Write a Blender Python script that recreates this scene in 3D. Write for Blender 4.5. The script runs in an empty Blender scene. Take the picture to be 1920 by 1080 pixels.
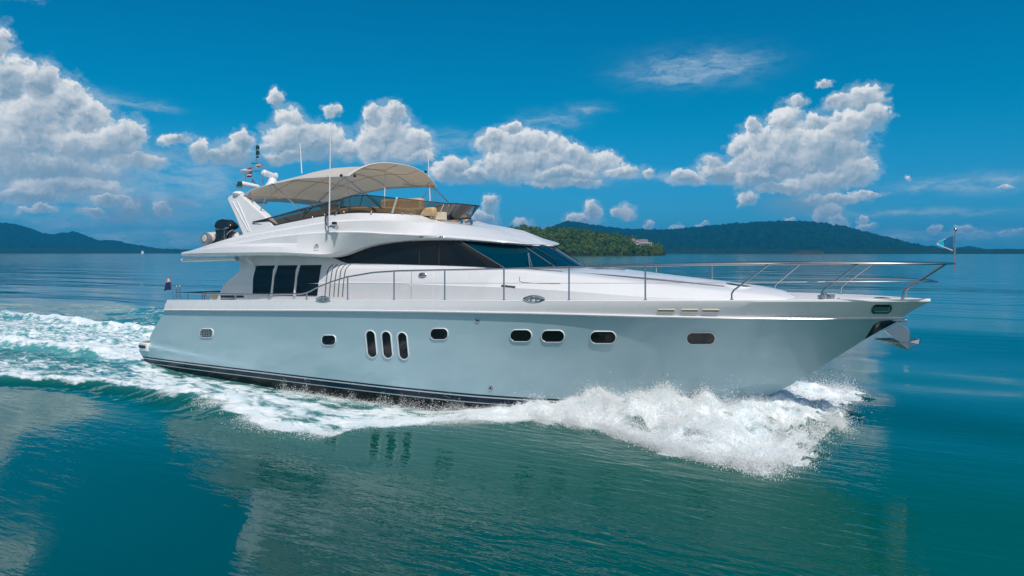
import bpy, math, random
import numpy as np
from mathutils import Vector
from mathutils.bvhtree import BVHTree

scene = bpy.context.scene
COL = scene.collection
R = math.radians
rng = np.random.default_rng(7)
random.seed(7)

# ------------------------------------------------------------------ camera
F = 1400.0                       # focal length in pixels of the 1920 px wide photograph
TH = math.atan(900.0 / F)        # heading of the lens, turned aft from the boat's beam
S, Cc = math.sin(TH), math.cos(TH)
CAM = Vector((23.5, -16.5, 3.6))
HOR = 474.0
cd = bpy.data.cameras.new('camera')
cam = bpy.data.objects.new('camera', cd)
COL.objects.link(cam)
cam.location = CAM
cam.rotation_euler = (R(90), 0, TH)
cd.sensor_width = 36.0
cd.lens = F / 1920 * 36.0
cd.shift_y = -(540 - HOR) / 1920
cd.clip_start = 0.1
cd.clip_end = 60000
scene.camera = cam

scene.view_settings.view_transform = 'Standard'
scene.view_settings.look = 'None'
scene.view_settings.exposure = 0.0
scene.view_settings.gamma = 1.0
scene.cycles.use_denoising = True
scene.cycles.max_bounces = 8
scene.cycles.volume_bounces = 1
scene.cycles.transparent_max_bounces = 16
scene.cycles.caustics_reflective = False
scene.cycles.caustics_refractive = False

# ------------------------------------------------------------------ sun
SUN = Vector((0.46, -0.36, 0.81)).normalized()
sl = bpy.data.lights.new('sun', 'SUN')
sl.energy = 3.2
sl.angle = R(0.5)
sl.color = (1.0, 0.95, 0.88)
so = bpy.data.objects.new('sun', sl)
so.rotation_euler = SUN.to_track_quat('Z', 'Y').to_euler()
so.location = (0, 0, 60)
COL.objects.link(so)

# ------------------------------------------------------------------ node helper
class NT:
    def __init__(s, tree):
        s.t = tree
    def n(s, typ, ins=None, **props):
        nd = s.t.nodes.new(typ)
        for k, v in props.items():
            setattr(nd, k, v)
        for k, v in (ins or {}).items():
            sock = nd.inputs[k]
            if isinstance(v, bpy.types.NodeSocket):
                s.t.links.new(v, sock)
            else:
                sock.default_value = v
        return nd
    def m(s, op, a, b=0.0, c=0.0, clamp=False):
        return s.n('ShaderNodeMath', {0: a, 1: b, 2: c}, operation=op, use_clamp=clamp).outputs[0]
    def v(s, op, a, b=(0, 0, 0), c=(0, 0, 0)):
        nd = s.n('ShaderNodeVectorMath', {0: a, 1: b}, operation=op)
        if op == 'MULTIPLY_ADD':
            if isinstance(c, bpy.types.NodeSocket):
                s.t.links.new(c, nd.inputs[2])
            else:
                nd.inputs[2].default_value = c
        return nd.outputs[1] if op in ('LENGTH', 'DOT_PRODUCT', 'DISTANCE') else nd.outputs[0]
    def scale(s, a, f):
        return s.n('ShaderNodeVectorMath', {0: a, 'Scale': f}, operation='SCALE').outputs[0]
    def rng(s, x, a, b, c=0.0, d=1.0, smooth=True):
        return s.n('ShaderNodeMapRange', {'Value': x, 'From Min': a, 'From Max': b, 'To Min': c, 'To Max': d},
                   interpolation_type='SMOOTHSTEP' if smooth else 'LINEAR').outputs[0]
    def mix(s, f, a, b, mode='MIX'):
        nd = s.t.nodes.new('ShaderNodeMix')
        nd.data_type = 'RGBA'
        nd.blend_type = mode
        for k, v in ((0, f), (6, a), (7, b)):
            if isinstance(v, bpy.types.NodeSocket):
                s.t.links.new(v, nd.inputs[k])
            else:
                nd.inputs[k].default_value = v if k == 0 else (v + (1,) if len(v) == 3 else v)
        return nd.outputs[2]
    def noise(s, vec, scale, detail=4, rough=0.55, dist=0.0, dim='3D', out=0):
        nd = s.n('ShaderNodeTexNoise', {'Scale': scale, 'Detail': detail, 'Roughness': rough, 'Distortion': dist},
                 noise_dimensions=dim)
        if vec is not None:
            s.t.links.new(vec, nd.inputs['Vector'])
        return nd.outputs[out]
    def vor(s, vec, scale, detail=0.0, feature='SMOOTH_F1', smooth=0.6, dim='2D'):
        nd = s.t.nodes.new('ShaderNodeTexVoronoi')
        nd.voronoi_dimensions = dim
        nd.feature = feature
        s.t.links.new(vec, nd.inputs['Vector'])
        nd.inputs['Scale'].default_value = scale
        nd.inputs['Detail'].default_value = detail
        if feature == 'SMOOTH_F1':
            nd.inputs['Smoothness'].default_value = smooth
        return nd.outputs['Distance']
    def sep(s, vec):
        return s.n('ShaderNodeSeparateXYZ', {0: vec}).outputs
    def comb(s, x, y, z=0.0):
        return s.n('ShaderNodeCombineXYZ', {0: x, 1: y, 2: z}).outputs[0]

# ------------------------------------------------------------------ sky
world = bpy.data.worlds.new('World')
scene.world = world
world.use_nodes = True
wt = world.node_tree
wt.nodes.clear()
w = NT(wt)
SKY_STRENGTH = 0.1
sky = w.n('ShaderNodeTexSky', sky_type='NISHITA', sun_disc=False)
sky.sun_elevation = math.asin(SUN.z)
sky.sun_rotation = math.atan2(SUN.x, SUN.y)
sky.altitude = 0
sky.air_density = 1.0
sky.dust_density = 0.35
sky.ozone_density = 2.2
# the photograph's sky is graded a strong cyan blue
gen = w.n('ShaderNodeTexCoord').outputs['Generated']
gx, gy, gz = w.sep(gen)[0:3]
el = w.m('ARCSINE', gz)
tone = w.mix(w.rng(el, -0.02, 0.20), (0.13, 0.52, 0.97), (0.0, 0.60, 0.82))
graded = w.v('MULTIPLY', sky.outputs[0], tone)
fx = w.m('ADD', w.m('MULTIPLY', gx, Cc), w.m('MULTIPLY', gy, S))
fy = w.m('ADD', w.m('MULTIPLY', gx, -S), w.m('MULTIPLY', gy, Cc))
az = w.m('ARCTAN2', fx, fy)
P = w.comb(az, el, 0.0)

def ae(px, py):
    u = (px - 960) / F
    return math.atan(u), math.atan((HOR - py) / F / math.sqrt(1 + u * u))

# cumulus clouds: each line is centre and radii of one puff, turned into compass bearing and elevation; unseen puffs above left are added for their sea reflection
PUFFS = """-14,85,30,46 8,150,48,55 75,160,46,44 122,192,50,46 160,218,46,44 55,235,110,80 218,258,52,36 150,275,90,40
240,250,30,28 -40,270,120,100 95,312,130,26 120,352,112,24 50,368,90,16 200,376,38,9 75,393,36,7 172,397,24,9 242,390,22,12 300,392,15,17
326,264,28,11 375,284,24,22 400,292,46,12 452,268,22,26 440,285,42,20 518,180,16,17 545,222,30,26 560,250,62,28 592,262,62,30 528,262,42,28
650,275,24,20 545,290,45,14 622,206,17,12 735,213,24,26 702,218,21,20 728,250,44,44 765,272,46,32 785,292,28,12 705,280,38,26
850,310,32,20 840,326,34,18 892,326,28,13 958,241,22,15 925,270,33,26 960,275,42,28 1000,268,38,26 1040,275,33,23 1070,286,28,20
1092,300,42,23 1132,304,34,22 960,310,72,26 1040,325,98,18 1062,341,66,9 1165,322,34,12 1214,325,12,9
1284,335,38,14 1345,320,42,22 1342,302,24,18 1400,300,42,40 1382,275,26,20 1425,264,38,28 1416,240,13,13 1474,226,34,28 1490,190,20,13
1532,226,38,20 1572,218,19,13 1550,270,70,42 1500,300,66,38 1600,276,33,28 1592,318,44,28 1540,338,64,22 1626,361,26,6 1622,184,36,24
1642,214,22,28 1582,190,40,12 1612,234,36,24 1547,160,13,7 1398,372,22,15 1465,352,54,10 1556,394,28,18 1572,412,21,20 1541,402,20,20
1625,426,17,9 1620,411,9,7 918,384,13,18 908,411,24,13 980,420,19,12 1107,398,17,22 1090,413,28,11 1170,397,21,11 1214,419,10,9
1270,424,12,5 1317,422,11,4 1480,411,7,5 1700,328,6,4 1890,355,18,4 1760,432,9,7 1810,432,18,9 1832,438,16,5 1880,436,22,6 1906,432,11,5 1690,443,18,3
1470,270,56,46 1455,300,60,36 1590,240,48,34 1530,300,60,40 1560,370,60,10 1000,300,80,34 1420,330,60,18 700,262,34,34 250,300,60,18
-110,10,70,90 0,-52,88,40 -150,100,80,90
-420,250,200,110 -640,300,240,60 -300,330,160,40 2300,280,160,70 2480,330,240,50"""
puffs = [tuple(map(float, t.split(','))) for t in PUFFS.split()]
Kf = 9.0
# uneven, billowing outlines: the bearing is warped at three sizes before the puffs are looked up
nz1 = w.noise(P, 16, 3, 0.5, out=1)
nz2 = w.noise(P, 60, 4, 0.6, out=1)
wp = w.v('MULTIPLY_ADD', w.v('SUBTRACT', nz1, (0.5, 0.5, 0.5)), (0.030, 0.022, 0), P)
wp = w.v('MULTIPLY_ADD', w.v('SUBTRACT', nz2, (0.5, 0.5, 0.5)), (0.024, 0.018, 0), wp)
nz3 = w.noise(P, 190, 3, 0.6, out=1)
wp = w.v('MULTIPLY_ADD', w.v('SUBTRACT', nz3, (0.5, 0.5, 0.5)), (0.007, 0.006, 0), wp)
acc = (0, 0, 0)
for (px, py, rx, ry) in puffs:
    a0, e0 = ae(px, py)
    a1, _ = ae(px + rx, py)
    _, e1 = ae(px, py - ry)
    ia, ie = 1 / max(a1 - a0, .002), 1 / max(e1 - e0, .0018)
    # (chained to the running sum so that Cycles works the puffs through one after another)
    off_ = (-a0 * ia, -e0 * ie, 1) if acc == (0, 0, 0) else w.v('MULTIPLY_ADD', acc, (1e-9, 1e-9, 0), (-a0 * ia, -e0 * ie, 1))
    v_ = w.v('MULTIPLY_ADD', wp, (ia, ie, 0), off_)
    g_ = w.m('POWER', math.exp(-Kf), w.v('DOT_PRODUCT', v_, v_))
    acc = w.v('MULTIPLY_ADD', v_, g_, acc)
ax_, ay_, aw_ = w.sep(acc)[0:3]
aw_ = w.m('MAXIMUM', aw_, 1e-30)
r2 = w.m('SUBTRACT', w.m('DIVIDE', w.m('LOGARITHM', aw_, math.e), -Kf), 1.0)   # smooth nearest squared radius
bil = w.vor(wp, 48, 3.0)
bil2 = w.noise(P, 95, 5, 0.66)
sd = w.m('ADD', r2, w.m('MULTIPLY_ADD', bil, 0.85, -0.36))
sd = w.m('ADD', sd, w.m('MULTIPLY_ADD', bil2, 1.1, -0.55))
# crisp tops, softer bases
soft = w.rng(w.m('DIVIDE', ay_, aw_), -0.75, 0.35, 0.85, 0.26)
alpha = w.rng(sd, w.m('ADD', 1.20, soft), w.m('SUBTRACT', 1.20, soft))
# light on the puffs: their sunward, upper sides are bright, bases grey
nx = w.m('DIVIDE', ax_, aw_)
ny = w.m('DIVIDE', ay_, aw_)
lit = w.m('ADD', w.m('MULTIPLY', nx, -0.26), w.m('MULTIPLY', ny, 0.66))
bilL = w.vor(w.v('ADD', wp, (-0.003, 0.005, 0)), 48, 3.0)
lit = w.m('ADD', lit, w.m('MULTIPLY', w.m('SUBTRACT', bilL, bil), 0.55))
bil2L = w.noise(w.v('ADD', P, (-0.002, 0.004, 0)), 95, 5, 0.66)
lit = w.m('ADD', lit, w.m('MULTIPLY', w.m('SUBTRACT', bil2L, bil2), 0.35))
lit = w.m('ADD', lit, w.m('MULTIPLY_ADD', w.noise(P, 7, 4, 0.6), 1.5, -0.70))
lit = w.m('ADD', lit, w.m('MULTIPLY_ADD', w.m('MINIMUM', r2, 1.0), 0.55, -0.40))
litc = w.rng(lit, -0.72, 0.50, smooth=False)
ramp = w.n('ShaderNodeValToRGB', {0: litc})
cr = ramp.color_ramp
cr.elements[0].position = 0.0
cr.elements[0].color = (0.24, 0.36, 0.46, 1)
cr.elements[1].position = 1.0
cr.elements[1].color = (0.90, 0.90, 0.89, 1)
e_ = cr.elements.new(0.45)
e_.color = (0.52, 0.59, 0.65, 1)
lowh = w.rng(el, 0.0, 0.085, 0.55, 1.0)
ccol = w.mix(lowh, (0.22, 0.42, 0.57), ramp.outputs[0])
# thin high wisps
WISPS = "1305,128,120,32 1345,118,70,24 1250,140,70,16 845,266,66,20 1030,226,58,16 1100,203,40,10 215,190,46,14 290,200,40,8 330,318,120,50 330,360,130,40 1850,338,110,16 1780,350,90,10 1180,330,200,10 160,412,200,18 120,452,300,12 1700,400,160,8 300,445,280,12 1350,445,320,10 1780,442,220,12 900,430,200,12 60,300,60,60 250,340,90,40"
wv = w.v('MULTIPLY_ADD', w.v('SUBTRACT', w.noise(w.v('MULTIPLY', P, (1, 2.2, 1)), 20, 5, 0.6, out=1), (0.5, 0.5, 0.5)), (0.06, 0.025, 0), P)
wacc = 0.0
for t in WISPS.split():
    px, py, rx, ry = map(float, t.split(','))
    a0, e0 = ae(px, py)
    ia, ie = F / rx, F / ry
    off_ = (-a0 * ia, -e0 * ie, 0) if wacc == 0.0 else w.v('MULTIPLY_ADD', w.comb(wacc, wacc, 0.0), (1e-9, 1e-9, 0), (-a0 * ia, -e0 * ie, 0))
    v_ = w.v('MULTIPLY_ADD', wv, (ia, ie, 0), off_)
    wacc = w.m('ADD', wacc, w.m('POWER', math.exp(-1.6), w.v('DOT_PRODUCT', v_, v_)))
wst = w.noise(w.v('MULTIPLY', wv, (1, 3.2, 1)), 30, 6, 0.65)
wal = w.m('MULTIPLY', w.m('MULTIPLY', w.m('MINIMUM', wacc, 1.0), w.rng(wst, 0.25, 0.75)), 0.62)
skyw = w.mix(wal, w.scale(graded, SKY_STRENGTH), (0.50, 0.62, 0.72))
# thin torn veils round each cloud
veil = w.rng(w.m('ADD', r2, w.m('MULTIPLY_ADD', w.noise(w.v('MULTIPLY', P, (1, 1.7, 1)), 34, 6, 0.68), 4.0, -2.0)), 2.2, 0.8, 0.0, 0.40)
skyw = w.mix(veil, skyw, (0.46, 0.60, 0.71))
fin = w.mix(w.m('MULTIPLY', alpha, 0.97), skyw, ccol)
# grey shaded bases hanging under the clouds
bacc = 0.0
for t in "225,292,70,20 120,330,120,16 60,372,110,12 1515,380,75,22 1440,350,60,10 1040,338,110,13 590,292,75,16 430,300,70,12 745,305,55,9 860,338,60,10 300,390,70,22 230,400,60,16 60,300,70,20 1560,300,50,30".split():
    px, py, rx, ry = map(float, t.split(','))
    a0, e0 = ae(px, py)
    ia, ie = F / rx, F / ry
    off_ = (-a0 * ia, -e0 * ie, 0) if bacc == 0.0 else w.v('MULTIPLY_ADD', w.comb(bacc, bacc, 0.0), (1e-9, 1e-9, 0), (-a0 * ia, -e0 * ie, 0))
    v_ = w.v('MULTIPLY_ADD', wp, (ia, ie, 0), off_)
    bacc = w.m('ADD', bacc, w.m('POWER', math.exp(-1.3), w.v('DOT_PRODUCT', v_, v_)))
bal = w.m('MULTIPLY', w.m('MULTIPLY', w.m('MINIMUM', bacc, 1.0), w.rng(w.noise(P, 26, 5, 0.62), 0.25, 0.58)), 0.80)
fin = w.mix(bal, fin, (0.22, 0.36, 0.48))
# unseen broken bright cloud, added behind the lens as neutral fill light
cover = w.rng(fy, 0.05, -0.55)
cn_ = w.rng(w.noise(gen, 3.2, 6, 0.6), 0.34, 0.56)
fin = w.mix(w.m('MULTIPLY', cover, cn_), fin, (0.58, 0.56, 0.58))
bg = w.n('ShaderNodeBackground', {'Color': w.scale(fin, 1.0 / SKY_STRENGTH), 'Strength': SKY_STRENGTH})
wo = w.n('ShaderNodeOutputWorld', {'Surface': bg.outputs[0]})
world.cycles.sampling_method = 'MANUAL'
world.cycles.sample_map_resolution = 512

# ------------------------------------------------------------------ geometry helpers
def U(px, py, Y):
    """point of the picture at half-breadth Y -> world"""
    dy = Y - CAM.y
    u = (px - 960) / F
    dx = dy * (u * Cc - S) / (Cc + u * S)
    dep = -dx * S + dy * Cc
    return np.array((CAM.x + dx, Y, CAM.z - (py - HOR) / F * dep))

def UZ(px, py, z=0.0):
    dep = F * (CAM.z - z) / (py - HOR)
    rr = (px - 960) / F * dep
    return np.array((CAM.x + rr * Cc - dep * S, CAM.y + rr * S + dep * Cc, z))

def proj(p):
    dx, dy = p[0] - CAM.x, p[1] - CAM.y
    dep = -dx * S + dy * Cc
    return 960 + F * (dx * Cc + dy * S) / dep, HOR - F * (p[2] - CAM.z) / dep, dep

def raydir(px, py):
    u, v = (px - 960) / F, (HOR - py) / F
    return Vector((-S + u * Cc, Cc + u * S, v)).normalized()

def spl(pts, per=6):
    """Catmull-Rom through the points, 'per' samples to each span"""
    p = np.asarray(pts, float)
    q = np.vstack([2 * p[0] - p[1], p, 2 * p[-1] - p[-2]])
    out = []
    for i in range(1, len(q) - 2):
        for k in range(per):
            t = k / per
            a, b, c, d = q[i - 1], q[i], q[i + 1], q[i + 2]
            out.append(.5 * (2 * b + (c - a) * t + (2 * a - 5 * b + 4 * c - d) * t * t + (3 * b - a - 3 * c + d) * t ** 3))
    out.append(p[-1])
    return np.array(out)

def CU(pts, per=6):
    return spl([U(*q) for q in pts], per)

def lin(pts, n):
    p = np.asarray(pts, float)
    d = np.r_[0, np.cumsum(np.linalg.norm(np.diff(p, axis=0), axis=1))]
    t = np.linspace(0, d[-1], n)
    return np.stack([np.interp(t, d, p[:, k]) for k in range(p.shape[1])], 1)

class MB:
    def __init__(s):
        s.v, s.f, s.mi = [], [], []
        s.cur = 0
    def add(s, vs, fs):
        o = len(s.v)
        s.v.extend([tuple(map(float, q)) for q in vs])
        s.f.extend([tuple(o + i for i in f) for f in fs])
        s.mi.extend([s.cur] * len(fs))
        return s
    def grid(s, rows, mirror=False, closed=False):
        rows = np.asarray(rows, float)
        m, n = rows.shape[:2]
        fs = []
        for i in range(m - 1):
            for j in range(n - 1 + (1 if closed else 0)):
                k = (j + 1) % n
                fs.append((i * n + j, i * n + k, (i + 1) * n + k, (i + 1) * n + j))
        s.add(rows.reshape(-1, 3), fs)
        if mirror:
            r2_ = rows.copy()
            r2_[..., 1] *= -1
            s.add(r2_.reshape(-1, 3), [f[::-1] for f in fs])
        return s
    def tube(s, pts, r, seg=8, cap=True):
        p = [Vector(q) for q in pts]
        n = len(p)
        rs = r if hasattr(r, '__len__') else [r] * n
        rings = []
        up = None
        for i in range(n):
            t = (p[min(i + 1, n - 1)] - p[max(i - 1, 0)]).normalized()
            if up is None:
                up = Vector((0, 0, 1)) if abs(t.z) < .9 else Vector((1, 0, 0))
            a = t.cross(up).normalized()
            b = a.cross(t).normalized()
            up = b
            rings.append([p[i] + (a * math.cos(2 * math.pi * k / seg) + b * math.sin(2 * math.pi * k / seg)) * rs[i] for k in range(seg)])
        vs = [q for rg in rings for q in rg]
        fs = [(i * seg + k, i * seg + (k + 1) % seg, (i + 1) * seg + (k + 1) % seg, (i + 1) * seg + k) for i in range(n - 1) for k in range(seg)]
        if cap:
            fs.append(tuple(range(seg))[::-1])
            fs.append(tuple((n - 1) * seg + k for k in range(seg)))
        return s.add(vs, fs)
    def box(s, c, size, ax=None):
        c = Vector(c)
        e = ax or (Vector((1, 0, 0)), Vector((0, 1, 0)), Vector((0, 0, 1)))
        h = [Vector(e[i]) * size[i] / 2 for i in range(3)]
        vs = [c + h[0] * i + h[1] * j + h[2] * k for i in (-1, 1) for j in (-1, 1) for k in (-1, 1)]
        return s.add(vs, [(0, 1, 3, 2), (4, 6, 7, 5), (0, 4, 5, 1), (2, 3, 7, 6), (0, 2, 6, 4), (1, 5, 7, 3)])
    def lathe(s, c, axis, prof, seg=16):
        c, ax = Vector(c), Vector(axis).normalized()
        a = ax.orthogonal().normalized()
        b = ax.cross(a)
        vs = [c + ax * h + (a * math.cos(2 * math.pi * k / seg) + b * math.sin(2 * math.pi * k / seg)) * r for (r, h) in prof for k in range(seg)]
        n = len(prof)
        fs = [(i * seg + k, i * seg + (k + 1) % seg, (i + 1) * seg + (k + 1) % seg, (i + 1) * seg + k) for i in range(n - 1) for k in range(seg)]
        fs += [tuple(range(seg))[::-1], tuple((n - 1) * seg + k for k in range(seg))]
        return s.add(vs, fs)
    def ball(s, c, r, seg=12, rings=8, sq=(1, 1, 1)):
        prof = []
        vs, fs = [], []
        for i in range(rings + 1):
            t = math.pi * i / rings
            for k in range(seg):
                q = 2 * math.pi * k / seg
                vs.append(Vector(c) + Vector((math.sin(t) * math.cos(q) * sq[0], math.sin(t) * math.sin(q) * sq[1], math.cos(t) * sq[2])) * r)
        for i in range(rings):
            for k in range(seg):
                fs.append((i * seg + k, i * seg + (k + 1) % seg, (i + 1) * seg + (k + 1) % seg, (i + 1) * seg + k))
        return s.add(vs, fs)
    def prism(s, outline, back):
        """closed outline (3-D points) pulled back by a vector"""
        n = len(outline)
        o = [Vector(q) for q in outline]
        vs = o + [q + Vector(back) for q in o]
        fs = [tuple(range(n)), tuple(range(n, 2 * n))[::-1]]
        fs += [(i, n + i, n + (i + 1) % n, (i + 1) % n) for i in range(n)]
        return s.add(vs, fs)
    def build(s, name, mat, parent=None, smooth=True, angle=35, bevel=0):
        me = bpy.data.meshes.new(name)
        me.from_pydata(s.v, [], s.f)
        for m_ in (mat if isinstance(mat, (list, tuple)) else [mat]):
            me.materials.append(m_)
        me.polygons.foreach_set('material_index', s.mi)
        if smooth:
            me.polygons.foreach_set('use_smooth', [True] * len(s.f))
            me.set_sharp_from_angle(angle=R(angle))
        me.update()
        o = bpy.data.objects.new(name, me)
        COL.objects.link(o)
        if parent is not None:
            o.parent = parent
            o.matrix_parent_inverse = parent.matrix_basis.inverted()
        if bevel:
            b = o.modifiers.new('bevel', 'BEVEL')
            b.width = bevel
            b.segments = 2
            b.limit_method = 'ANGLE'
        return o
    def bvh(s):
        return BVHTree.FromPolygons([Vector(q) for q in s.v], s.f)

def tag(o, label=None, cat=None, group=None, kind=None):
    for k, v in (('label', label), ('category', cat), ('group', group), ('kind', kind)):
        if v:
            o[k] = v
    return o

def empty(name, loc):
    o = bpy.data.objects.new(name, None)
    o.location = loc
    o.empty_display_size = .3
    COL.objects.link(o)
    return o

# ------------------------------------------------------------------ materials
def mat(name, col, rough=.5, metal=0.0, coat=0.0, var=0.0, vscale=3.0, bump=0.0, spec=.5, sheen=0.0, ior=1.5):
    m = bpy.data.materials.new(name)
    m.use_nodes = True
    t = NT(m.node_tree)
    b = m.node_tree.nodes['Principled BSDF']
    b.inputs['Base Color'].default_value = (*col, 1)
    b.inputs['Roughness'].default_value = rough
    b.inputs['Metallic'].default_value = metal
    b.inputs['Coat Weight'].default_value = coat
    b.inputs['Coat Roughness'].default_value = .04
    b.inputs['Specular IOR Level'].default_value = spec
    b.inputs['IOR'].default_value = ior
    if var or bump:
        pos = t.n('ShaderNodeNewGeometry').outputs['Position']
        nz = t.noise(pos, vscale, 5, .6)
        if var:
            c = t.mix(t.rng(nz, .3, .7), tuple(x * (1 - var) for x in col), tuple(min(1, x * (1 + var)) for x in col))
            m.node_tree.links.new(c, b.inputs['Base Color'])
            m.node_tree.links.new(t.rng(nz, .25, .75, max(.02, rough * .75), rough * 1.25), b.inputs['Roughness'])
        if bump:
            bp = t.n('ShaderNodeBump', {'Height': t.noise(pos, vscale * 6, 3), 'Strength': 1.0, 'Distance': bump})
            m.node_tree.links.new(bp.outputs[0], b.inputs['Normal'])
    return m

M = {}
M['gel'] = mat('white_gelcoat', (.83, .82, .83), .28, coat=.35, var=.025, vscale=.8)
M['deck'] = mat('deck_white', (.76, .75, .73), .55, var=.04, vscale=2)
M['teak'] = mat('teak', (.42, .27, .15), .6, var=.15, vscale=8)
M['steel'] = mat('polished_steel', (.56, .54, .55), .24, metal=1.0)
M['galv'] = mat('anchor_steel', (.55, .57, .60), .22, metal=1.0)
M['rail_grey'] = mat('dark_reflection_steel', (.30, .28, .31), .3, metal=1.0)  # steel coloured dark for the dark surroundings it reflects
M['interior'] = mat('shaded_vinyl', (.17, .15, .12), .6, var=.15)  # dark tone stands for the shadow inside the flybridge
M['frame'] = mat('window_frame', (.30, .32, .34), .3, metal=.6)
M['dark'] = mat('dark_glass', (.006, .011, .014), .04, coat=.0, spec=.35)
M['port'] = mat('port_glass', (.006, .007, .010), .05, spec=.5)
M['screen'] = mat('windscreen_glass', (.0, .032, .056), .03, spec=.40)
M['black'] = mat('black_plastic', (.012, .013, .015), .25, coat=.5)
M['rubber'] = mat('dark_trim', (.03, .03, .035), .5)
M['groove'] = mat('bronze_trim', (.10, .09, .085), .4)
M['canvas_in'] = mat('canvas', (.72, .69, .64), .85, var=.05, vscale=1.5, bump=.002)
M['seat'] = mat('tan_vinyl', (.60, .41, .22), .5, var=.08, vscale=3, bump=.002)
M['cushion'] = mat('pale_cushion', (.72, .62, .46), .6, var=.05)
def canvas_mat():
    m = bpy.data.materials.new('canopy_canvas')
    m.use_nodes = True
    nt = m.node_tree
    nt.nodes.clear()
    t = NT(nt)
    pos = t.n('ShaderNodeNewGeometry').outputs['Position']
    c = t.mix(t.rng(t.noise(pos, 1.5, 5, .6), .3, .7), (.84, .82, .78), (.89, .87, .84))
    bp = t.n('ShaderNodeBump', {'Height': t.noise(pos, 2.2, 4, .55), 'Strength': 1.0, 'Distance': .02})
    d = t.n('ShaderNodeBsdfDiffuse', {'Color': c, 'Normal': bp.outputs[0]})
    l = t.n('ShaderNodeBsdfTranslucent', {'Color': (.84, .77, .68, 1), 'Normal': bp.outputs[0]})
    mx = t.n('ShaderNodeMixShader', {0: .50, 1: d.outputs[0], 2: l.outputs[0]})
    t.n('ShaderNodeOutputMaterial', {'Surface': mx.outputs[0]})
    return m
M['canvas_in'] = canvas_mat()
M['seam'] = mat('canvas_seam', (.58, .54, .50), .85)
M['grey'] = mat('grey_fabric', (.20, .21, .25), .75, var=.1, vscale=5, bump=.004)
M['tube'] = mat('hypalon', (.62, .60, .56), .5, var=.06)
M['beige'] = mat('beige_vent', (.66, .54, .42), .5)
M['navy'] = mat('navy_cloth', (.01, .04, .14), .8)
M['orange'] = mat('orange_cloth', (.62, .22, .10), .8)
M['red'] = mat('red_cloth', (.50, .03, .05), .8)
M['white_cloth'] = mat('white_cloth', (.78, .78, .78), .8)
M['pennant'] = mat('pennant_cloth', (.0, .19, .40), .7)
M['pennant2'] = mat('pennant_pale', (.0, .62, .85), .7)
M['green'] = mat('green_lens', (.015, .06, .045), .2)
M['emblem'] = mat('emblem_grey', (.22, .23, .26), .5)
M['grille'] = mat('vent_grille', (.10, .15, .14), .5)

def hull_mat():
    m = bpy.data.materials.new('hull_paint')
    m.use_nodes = True
    t = NT(m.node_tree)
    b = m.node_tree.nodes['Principled BSDF']
    pos = t.n('ShaderNodeNewGeometry').outputs['Position']
    x, y, z = t.sep(pos)[0:3]
    zr = t.m('SUBTRACT', z, t.m('MULTIPLY_ADD', x, .0072, .222))
    nz = t.noise(pos, .5, 4, .6)
    sea_tinted_paint = t.mix(t.rng(nz, .3, .7), (.38, .54, .60), (.415, .575, .63))  # blue-green water reflected in a white hull, put into the base colour
    def band(a, bb):
        return t.m('MULTIPLY', t.m('LESS_THAN', zr, a), t.m('GREATER_THAN', zr, bb))
    navy = t.m('LESS_THAN', zr, 0.0)
    c = t.mix(navy, sea_tinted_paint, (.006, .020, .040))
    c = t.mix(band(-.045, -.075), c, (.55, .62, .66))
    c = t.mix(band(-.20, -.222), c, (.40, .47, .50))
    c = t.mix(t.m('LESS_THAN', zr, -.222), c, (.008, .010, .013))
    m.node_tree.links.new(c, b.inputs['Base Color'])
    b.inputs['Roughness'].default_value = .2
    wob = t.noise(t.n('ShaderNodeMapping', {'Vector': pos, 'Scale': (.7, 1, 2.4)}).outputs[0], 1.1, 3, .5)
    hb_ = t.n('ShaderNodeBump', {'Height': wob, 'Strength': 1.0, 'Distance': .016})
    m.node_tree.links.new(hb_.outputs[0], b.inputs['Coat Normal'])
    m.node_tree.links.new(t.rng(navy, 0, 1, .5, .12), b.inputs['Coat Weight'])
    m.node_tree.links.new(t.rng(navy, 0, 1, .5, .2), b.inputs['Specular IOR Level'])
    b.inputs['Coat Roughness'].default_value = .015
    return m
M['hull'] = hull_mat()

def tint_mat():
    m = bpy.data.materials.new('tinted_screen')
    m.use_nodes = True
    nt = m.node_tree
    nt.nodes.clear()
    t = NT(nt)
    tr = t.n('ShaderNodeBsdfTransparent', {'Color': (.50, .46, .40, 1)})
    gl = t.n('ShaderNodeBsdfGlossy', {'Color': (.9, .95, 1, 1), 'Roughness': .03})
    fr = t.n('ShaderNodeFresnel', {'IOR': 1.45})
    df = t.n('ShaderNodeBsdfDiffuse', {'Color': (.12, .10, .08, 1)})
    m0 = t.n('ShaderNodeMixShader', {0: .22, 1: tr.outputs[0], 2: df.outputs[0]})
    mx = t.n('ShaderNodeMixShader', {0: fr.outputs[0], 1: m0.outputs[0], 2: gl.outputs[0]})
    t.n('ShaderNodeOutputMaterial', {'Surface': mx.outputs[0]})
    return m
M['tint'] = tint_mat()

# ================================================================== THE YACHT
yacht = empty('motor_yacht', (11, 0, 0))
tag(yacht, 'white flybridge motor yacht with hull tinted pale blue for sea reflection and cream canopy, speeding to the right', 'yacht')

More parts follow.
